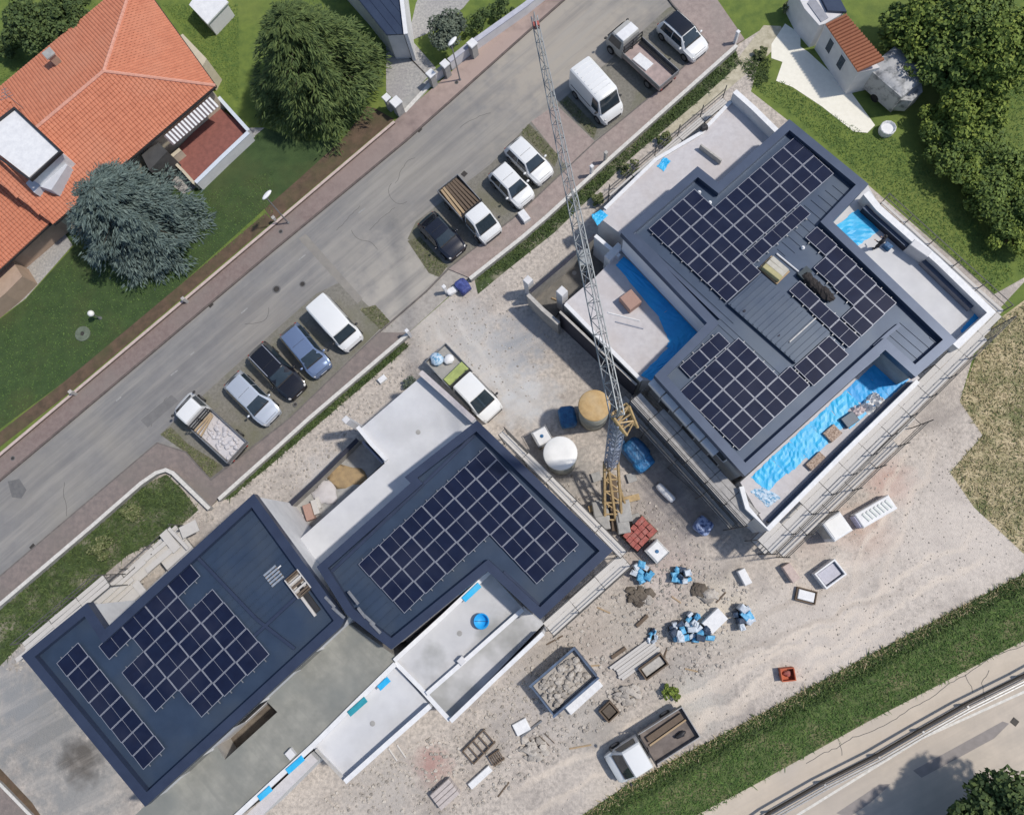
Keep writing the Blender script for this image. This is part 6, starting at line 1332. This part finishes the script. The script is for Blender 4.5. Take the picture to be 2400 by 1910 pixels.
# ============================================================ TREES
def leafcloud(cent, out, size, n, el=1.0, jit=.6):
    """n leaf faces: cent (n,3), out (n,3) facing directions, size (n,)"""
    a = rng.normal(size=(n,3)); out = out+rng.normal(size=(n,3))*jit; out /= np.linalg.norm(out,axis=1,keepdims=True)+1e-9
    u = np.cross(out, a); u /= np.linalg.norm(u,axis=1,keepdims=True)+1e-9; w = np.cross(out,u)
    s = size[:,None]
    v = np.empty((n,4,3)); v[:,0] = cent-u*s*el; v[:,1] = cent-w*s*.5; v[:,2] = cent+u*s*el; v[:,3] = cent+w*s*.5
    return v.reshape(-1,3)
def cloud_obj(name, verts, mat, parent=None):
    n = len(verts)//4; me = bpy.data.meshes.new(name)
    me.vertices.add(n*4); me.vertices.foreach_set('co', verts.astype(np.float32).ravel())
    me.loops.add(n*4); me.loops.foreach_set('vertex_index', np.arange(n*4,dtype=np.int32))
    me.polygons.add(n); me.polygons.foreach_set('loop_start', np.arange(0,n*4,4,dtype=np.int32)); me.polygons.foreach_set('loop_total', np.full(n,4,dtype=np.int32))
    me.materials.append(mat); me.update(calc_edges=True); me.validate()
    o = bpy.data.objects.new(name, me); COL.objects.link(o)
    if parent is not None: o.parent = parent
    return o
def conifer(px, R, Ht, label, mat, nb=260, zref=None, droop=.28, sp=.30, name='conifer_tree', dens=70):
    p = P(px[0],px[1],zref if zref is not None else Ht*.35); t = thing(name, label, 'tree', (p.x,p.y,0))
    MB().tube((0,0,0),(0,0,Ht*.88),.28,10,0,.04).build('trunk', m_bark, t)
    vs = []; br = MB()
    for b in range(nb):
        h = (b+.5)/nb; hz = .06+.92*h; ang = b*2.39996+random.uniform(-.25,.25)
        L = R*((1-h**1.7)**.62)*random.uniform(.62,1.08)+.15
        z0 = Ht*hz*.96; d = np.array([math.cos(ang),math.sin(ang),0]); rise = .35*(h)-.05
        m = int(dens*(.25+L/R)); ts = rng.uniform(.12,1,m)**.75
        side = np.array([-d[1],d[0],0]); spread = rng.normal(size=m)*.20*L*(ts*1.0+.12)*(1.12-ts*.72)
        c = d[None]*(L*ts)[:,None]+side[None]*spread[:,None]
        c[:,2] = z0+rise*L*ts-droop*L*ts**2-np.abs(spread)*.25+rng.normal(size=m)*.05*L*.4
        ax = d[None]*.9+side[None]*(np.sign(spread)*.5)[:,None]; ax[:,2] -= .35; ax += rng.normal(size=(m,3))*.25; ax /= np.linalg.norm(ax,axis=1,keepdims=True)
        up = rng.normal(size=(m,3))*.45; up[:,2] += 1; w = np.cross(up,ax); w /= np.linalg.norm(w,axis=1,keepdims=True)+1e-9
        s = (rng.uniform(.6,1.25,m)*sp)[:,None]; q = np.empty((m,4,3)); q[:,0] = c-ax*s*.5; q[:,1] = c-w*s*.17; q[:,2] = c+ax*s; q[:,3] = c+w*s*.17
        keep = (np.sin(c[:,0]*1.9+ang)+np.sin(c[:,1]*2.3-ang*2)+np.sin(c[:,2]*2.6+b)+rng.normal(size=m)*.5) > -.75
        vs.append(q[keep].reshape(-1,3))
        if b % 3 == 0:
            br.tube((0,0,z0),(d[0]*L*.8,d[1]*L*.8,z0+rise*L*.8-droop*L*.64),.05,4,0,.012)
    br.build('limbs', m_bark, t); cloud_obj('crown', np.concatenate(vs), mat, t); return t
conifer((738,165), 5.6, 9.0, 'big green conifer beside the navy roofed house above the street', m_conif, 210, 2.6, .32, .30, dens=260)
conifer((318,515), 4.8, 7.4, 'blue grey spruce in front of the orange tiled house', m_spruce, 230, 2.2, .16, .27, dens=260)
def broad(px, R, Ht, label, mat, name='broadleaf_tree', nc=55, per=170, leaf=.20, zc=None, squash=.75, trunk=True, cat='tree'):
    zc = zc or Ht-R*squash; p = P(px[0],px[1],zc+R*.3); t = thing(name, label, cat, (p.x,p.y,0))
    if trunk:
        mb = MB(); mb.tube((0,0,0),(0,0,max(.4,zc)),.05*R+.06,8,0,.03*R+.03)
        for k in range(6): a = k*1.05; mb.tube((0,0,max(.3,zc-R*.5)),(R*.55*math.cos(a),R*.55*math.sin(a),zc+R*.25),.02*R+.03,5,0,.015)
        mb.build('trunk', m_bark, t)
    vs = []
    for k in range(nc):
        v = rng.normal(size=3); v /= np.linalg.norm(v); v[2] = abs(v[2])*.9-.25*rng.random()
        c = v*R*rng.uniform(.45,.98)*np.array([1,1,squash]); c[2] += zc; r = R*rng.uniform(.16,.34)
        q = rng.normal(size=(per,3)); q /= np.linalg.norm(q,axis=1,keepdims=True); rad = rng.uniform(.45,1.0,per)[:,None]**.5
        cc = c+q*rad*r*np.array([1.1,1.1,.8]); cc[:,2] = np.maximum(cc[:,2],.08)
        o = q*.6; o[:,2] += .7
        vs.append(leafcloud(cc, o, rng.uniform(.6,1.3,per)*leaf, per, .75, .55))
    cloud_obj('crown', np.concatenate(vs), mat, t); return t
broad((1045,62), 1.5, 2.8, 'small grey green olive tree behind the front wall at the top', m_olive, 'olive_tree', 40, 130, .12)
G = 'trees and bushes along the right edge'
for px, R, Ht, m, l in (((2220,45),3.3,5.2,m_leaf,'bright green leafy tree at the top behind the tiled shed'), ((2300,30),3.2,6.0,m_leafm,'dark leafy tree at the top right'), ((2380,90),2.8,6.0,m_leaf,'yellow green leafy tree in the top right corner'),
        ((2250,120),2.6,4.5,m_leafm,'dark leafy tree under the bright top tree'), ((2275,190),1.7,2.9,m_leaf,'mid green bush right of the covered caravan'), ((2290,235),2.3,3.6,m_leaf,'broad green bush in the hedge at the right'),
        ((2125,60),1.9,3.2,m_leafm,'dark bush behind the roof of the tiled shed')):
    t = broad(px, R, Ht, l, m, nc=60, per=190, leaf=.19); t['group'] = G
for i, px in enumerate(((2210,288),(2240,332),(2268,368),(2290,400),(2330,440),(2370,490),(2390,545),(2280,320),(2340,380),(2395,430))):
    t = broad(px, 1.55+.3*(i%3), 2.4+.3*(i%2), ['hedge bush just below the covered caravan','second hedge bush below the covered caravan','third hedge bush below the covered caravan','hedge bush halfway down the right edge','hedge bush below the halfway one','hedge bush near the end of the hedge','last hedge bush before the scaffold corner','outer hedge bush beside the upper meadow','outer hedge bush beside the lower meadow','outer hedge bush at the right frame edge'][i], m_leafm if i % 3 else m_leaf, 'hedge_bush', 34, 130, .16, zc=1.0, cat='bush'); t['group'] = G
broad((2400,1950), 2.9, 5.5, 'dark leafy tree in the lower right corner over the road', m_leafd, nc=75, per=190, leaf=.20)
broad((2285,2000), 2.3, 5.0, 'second dark leafy tree at the bottom right edge over the road', m_leafd, nc=60, per=190, leaf=.20)
broad((60,45), 2.4, 4.2, 'dark garden bush in the top left corner', m_leafd, 'garden_bush', 45, 150, .17, cat='bush')
broad((150,30), 2.2, 4.0, 'dark garden bush beside the roof at the top left', m_leafd, 'garden_bush', 45, 150, .17, cat='bush')
broad((10,105), 1.2, 1.6, 'low bush on the lawn at the left edge near the top', m_leafd, 'garden_bush', 22, 110, .13, zc=.7, cat='bush')
broad((1575,1625), .55, .9, 'small weed bush beside the flatbed truck on the gravel', m_leaf, 'weed_bush', 14, 60, .10, zc=.4, cat='bush', trunk=False)
broad((960,895), .5, .8, 'tiny shrub by the narrow verge near the lower wall', m_olive, 'weed_bush', 10, 50, .10, zc=.35, cat='bush', trunk=False)
for px, r, l in (((1480,392),.7,'low shrub behind the upper wall near the brick crossing'), ((1560,325),.6,'low shrub on the verge behind the large panel van'), ((1400,468),.6,'low shrub behind the white cars by the upper wall'), ((300,1195),.8,'weedy shrub on the bank behind the curved wall'), ((230,1290),.9,'weedy shrub on the bank above the left scaffold'),
                 ((1785,122),.5,'shrub at the end of the sandy track'), ((1858,22),.7,'shrub beside the white outbuilding at the top'), ((1075,62),1.0,'clipped dark shrub in the hedge behind the front wall'), ((1130,45),1.1,'dark shrub in the hedge behind the long front wall'), ((1175,15),1.0,'dark shrub at the top end of the hedge')):
    broad(px, r, r*1.5, l, m_leafd if 'dark' in l else m_weed, 'shrub', 16, 80, .10, zc=r*.55, cat='shrub', trunk=False)
# ============================================================ GRASS AND GROUND COVER
def blades(name, polys, n, h, w, mat, label, z=.01, cat='grass', clump=0):
    """short blades standing on the given photo polygons"""
    pts = []
    for poly, share in polys: pts += scatter([tuple(q)[:2] for q in PP(poly,z)], int(n*share))
    c = np.array(pts); m = len(c); a = rng.uniform(0,2*math.pi,m); hh = rng.uniform(.4,1.3,m)*h; ww = rng.uniform(.6,1.4,m)*w
    lean = rng.normal(size=(m,2))*h*1.1; q = np.empty((m,4,3)); ux, uy = np.cos(a)*ww/2, np.sin(a)*ww/2
    q[:,0] = np.stack([c[:,0]-ux,c[:,1]-uy,np.full(m,z)],1); q[:,1] = np.stack([c[:,0]+ux,c[:,1]+uy,np.full(m,z)],1)
    q[:,2] = np.stack([c[:,0]+ux*.3+lean[:,0],c[:,1]+uy*.3+lean[:,1],z+hh],1); q[:,3] = np.stack([c[:,0]-ux*.3+lean[:,0],c[:,1]-uy*.3+lean[:,1],z+hh],1)
    o = cloud_obj(name, q.reshape(-1,3), mat); return tag(o, label, cat, kind='stuff')
vg = [(1364,1915),(1477,1838),(1760,1690),(2057,1530),(2265,1420),(2400,1350),(2460,1320),(2460,1470),(2400,1500),(2028,1692),(1760,1840),(1640,1915)]
blades('verge_grass', [(vg,1)], 17000, .12, .05, m_blade, 'green grass on the verge along the cycle path')
vt = [(1364,1915),(1477,1836),(1760,1686),(2057,1526),(2265,1416),(2400,1346),(2400,1385),(2265,1452),(2057,1572),(1760,1735),(1477,1885),(1440,1915)]
blades('verge_straw', [([(1364,1912),(1477,1834),(1760,1684),(2057,1524),(2265,1414),(2400,1344),(2400,1366),(2265,1436),(2057,1548),(1760,1708),(1477,1858),(1400,1915)],1)], 2600, .13, .07, m_straw, 'straw coloured weeds between the gravel and the green verge')
blades('verge_weeds', [(vt,1)], 6000, .16, .08, m_leafd, 'taller weeds along the gravel side of the verge')
blades('meadow_grass', [([(2310,770),(2420,700),(2420,1300),(2400,1294),(2283,1185),(2227,1104),(2304,1018),(2250,940)],1)], 5200, .10, .06, m_straw, 'dry straw coloured meadow grass at the right edge')
blades('bank_grass', [([(1760,205),(1830,190),(1926,255),(2033,315),(2080,310),(2200,420),(2380,640),(2330,690),(2100,480),(1990,385),(1850,262)],.55), ([(2180,180),(2420,150),(2420,640),(2390,640),(2330,470),(2250,380)],.45)], 12000, .08, .05, m_blade, 'rough grass between the right hand building and the hedge')
blades('bank_weeds', [([(0,1425),(214,1242),(340,1138),(390,1114),(430,1150),(465,1195),(400,1255),(300,1300),(200,1385),(60,1500),(0,1560)],.5), ([(520,1174),(724,990),(945,802),(956,812),(880,878),(740,998),(640,1083),(545,1163)],.15), ([(1112,657),(1222,570),(1436,378),(1725,120),(1735,148),(1640,233),(1480,368),(1300,540),(1180,635)],.25), ([(1735,150),(1790,120),(1805,145),(1800,190),(1770,205)],.06)], 12000, .16, .07, m_leafd, 'weeds along the foot of the low site walls')
blades('bay_weeds', [([(380,1016),(400,1004),(440,1042),(515,1090),(493,1118),(434,1056)],.35), ([(960,567),(985,557),(1046,625),(1030,646),(1005,636)],.2), ([(845,727),(880,717),(920,762),(895,773)],.15), ([(1224,312),(1240,294),(1308,365),(1300,388)],.15), ([(1314,242),(1330,228),(1398,300),(1390,322)],.15)], 1800, .09, .06, m_weed, 'weeds in the unused ends of the parking bays')
blades('lawn_grass', [([(0,760),(170,600),(420,470),(640,400),(640,500),(420,670),(150,890),(0,1010)],.6), ([(0,110),(200,-5),(230,12),(0,205)],.12), ([(380,12),(560,12),(560,240),(510,200),(440,80)],.28)], 16000, .05, .05, m_blade, 'mown lawn grass round the tiled house')
def stones(name, poly, n, smin, smax, mat, label):
    mb = MB()
    for x, y in scatter([tuple(q)[:2] for q in PP(poly,0)], n):
        s = smin+(smax-smin)*random.random()**3; a = random.random()*6; k = 5; vs = [(x+s*math.cos(a+6.283*i/k)*random.uniform(.7,1.1), y+s*math.sin(a+6.283*i/k)*random.uniform(.7,1.1), .006) for i in range(k)]
        vs += [(x+(v[0]-x)*.6, y+(v[1]-y)*.6, .006+s*random.uniform(.4,.8)) for v in vs]
        mb.add(vs, [(i,(i+1)%k,k+(i+1)%k,k+i) for i in range(k)]+[tuple(range(k,2*k))])
    return tag(mb.build(name, mat), label, 'stones', kind='stuff')
stones('site_rubble', [(720,1900),(860,1800),(1060,1700),(1280,1500),(1480,1330),(1600,1320),(1760,1370),(1700,1560),(1500,1650),(1300,1780),(1100,1910)], 3800, .025, .16, m_stone, 'loose rubble scattered over the lower part of the site')
stones('gravel_stones', [(1300,1910),(1800,1300),(2230,960),(2280,1190),(2390,1300),(2060,1510),(1480,1820)], 1800, .02, .07, m_stone, 'small stones on the open gravel')
stones('yard_rubble', [(560,1150),(950,830),(980,870),(840,1000),(650,1200),(600,1190)], 700, .03, .14, m_stone, 'broken concrete between the low wall and the left building')
blades('meadow_weeds', [([(2310,770),(2420,700),(2420,1300),(2400,1294),(2283,1185),(2227,1104),(2304,1018),(2250,940)],1)], 1600, .12, .07, m_weed, 'green weeds scattered through the dry meadow')
stones('bank_rubble', [(0,1560),(60,1495),(200,1385),(300,1300),(400,1250),(470,1195),(500,1215),(420,1290),(250,1440),(150,1500),(40,1580)], 700, .04, .2, m_stone, 'pale broken concrete on the weedy bank beside the left scaffold')
stones('gate_rubble', [(960,800),(1100,670),(1230,640),(1220,720),(1300,800),(1250,950),(1130,900)], 600, .02, .09, m_stone, 'small rubble inside the site entrance')
stones('crane_rubble', [(1290,1130),(1400,1100),(1560,1200),(1700,1340),(1560,1400),(1480,1330)], 900, .02, .13, m_stone, 'rubble and offcuts on the ground below the crane')
for i, (px, L, rz) in enumerate(((( 1300,1500),1.2,.5),((1415,1430),.9,-.4),((1560,1530),.7,1.2),((1360,1750),1.4,.2),((1180,1850),1.1,.9),((1620,1570),.8,-.2),((1455,1640),1.2,-.7),((1390,1560),.8,.1),((1690,1400),.9,.8),((1585,1405),.7,-.6))):
    slab('offcut', px, (L,.09,.06), rz, .006, m_wood if i % 2 else m_wooddk, ['dark','pale'][i % 2]+[' offcut left of the skip',' offcut near the dark earth heap',' offcut right of the framed crate',' offcut above the flatbed truck cab',' offcut near the ribbed blocks',' offcut right of the plank stack end',' offcut beside the small crate',' offcut above the skip corner',' offcut right of the small rubble heap',' offcut between the two rubble heaps'][i], 'offcut', .01)
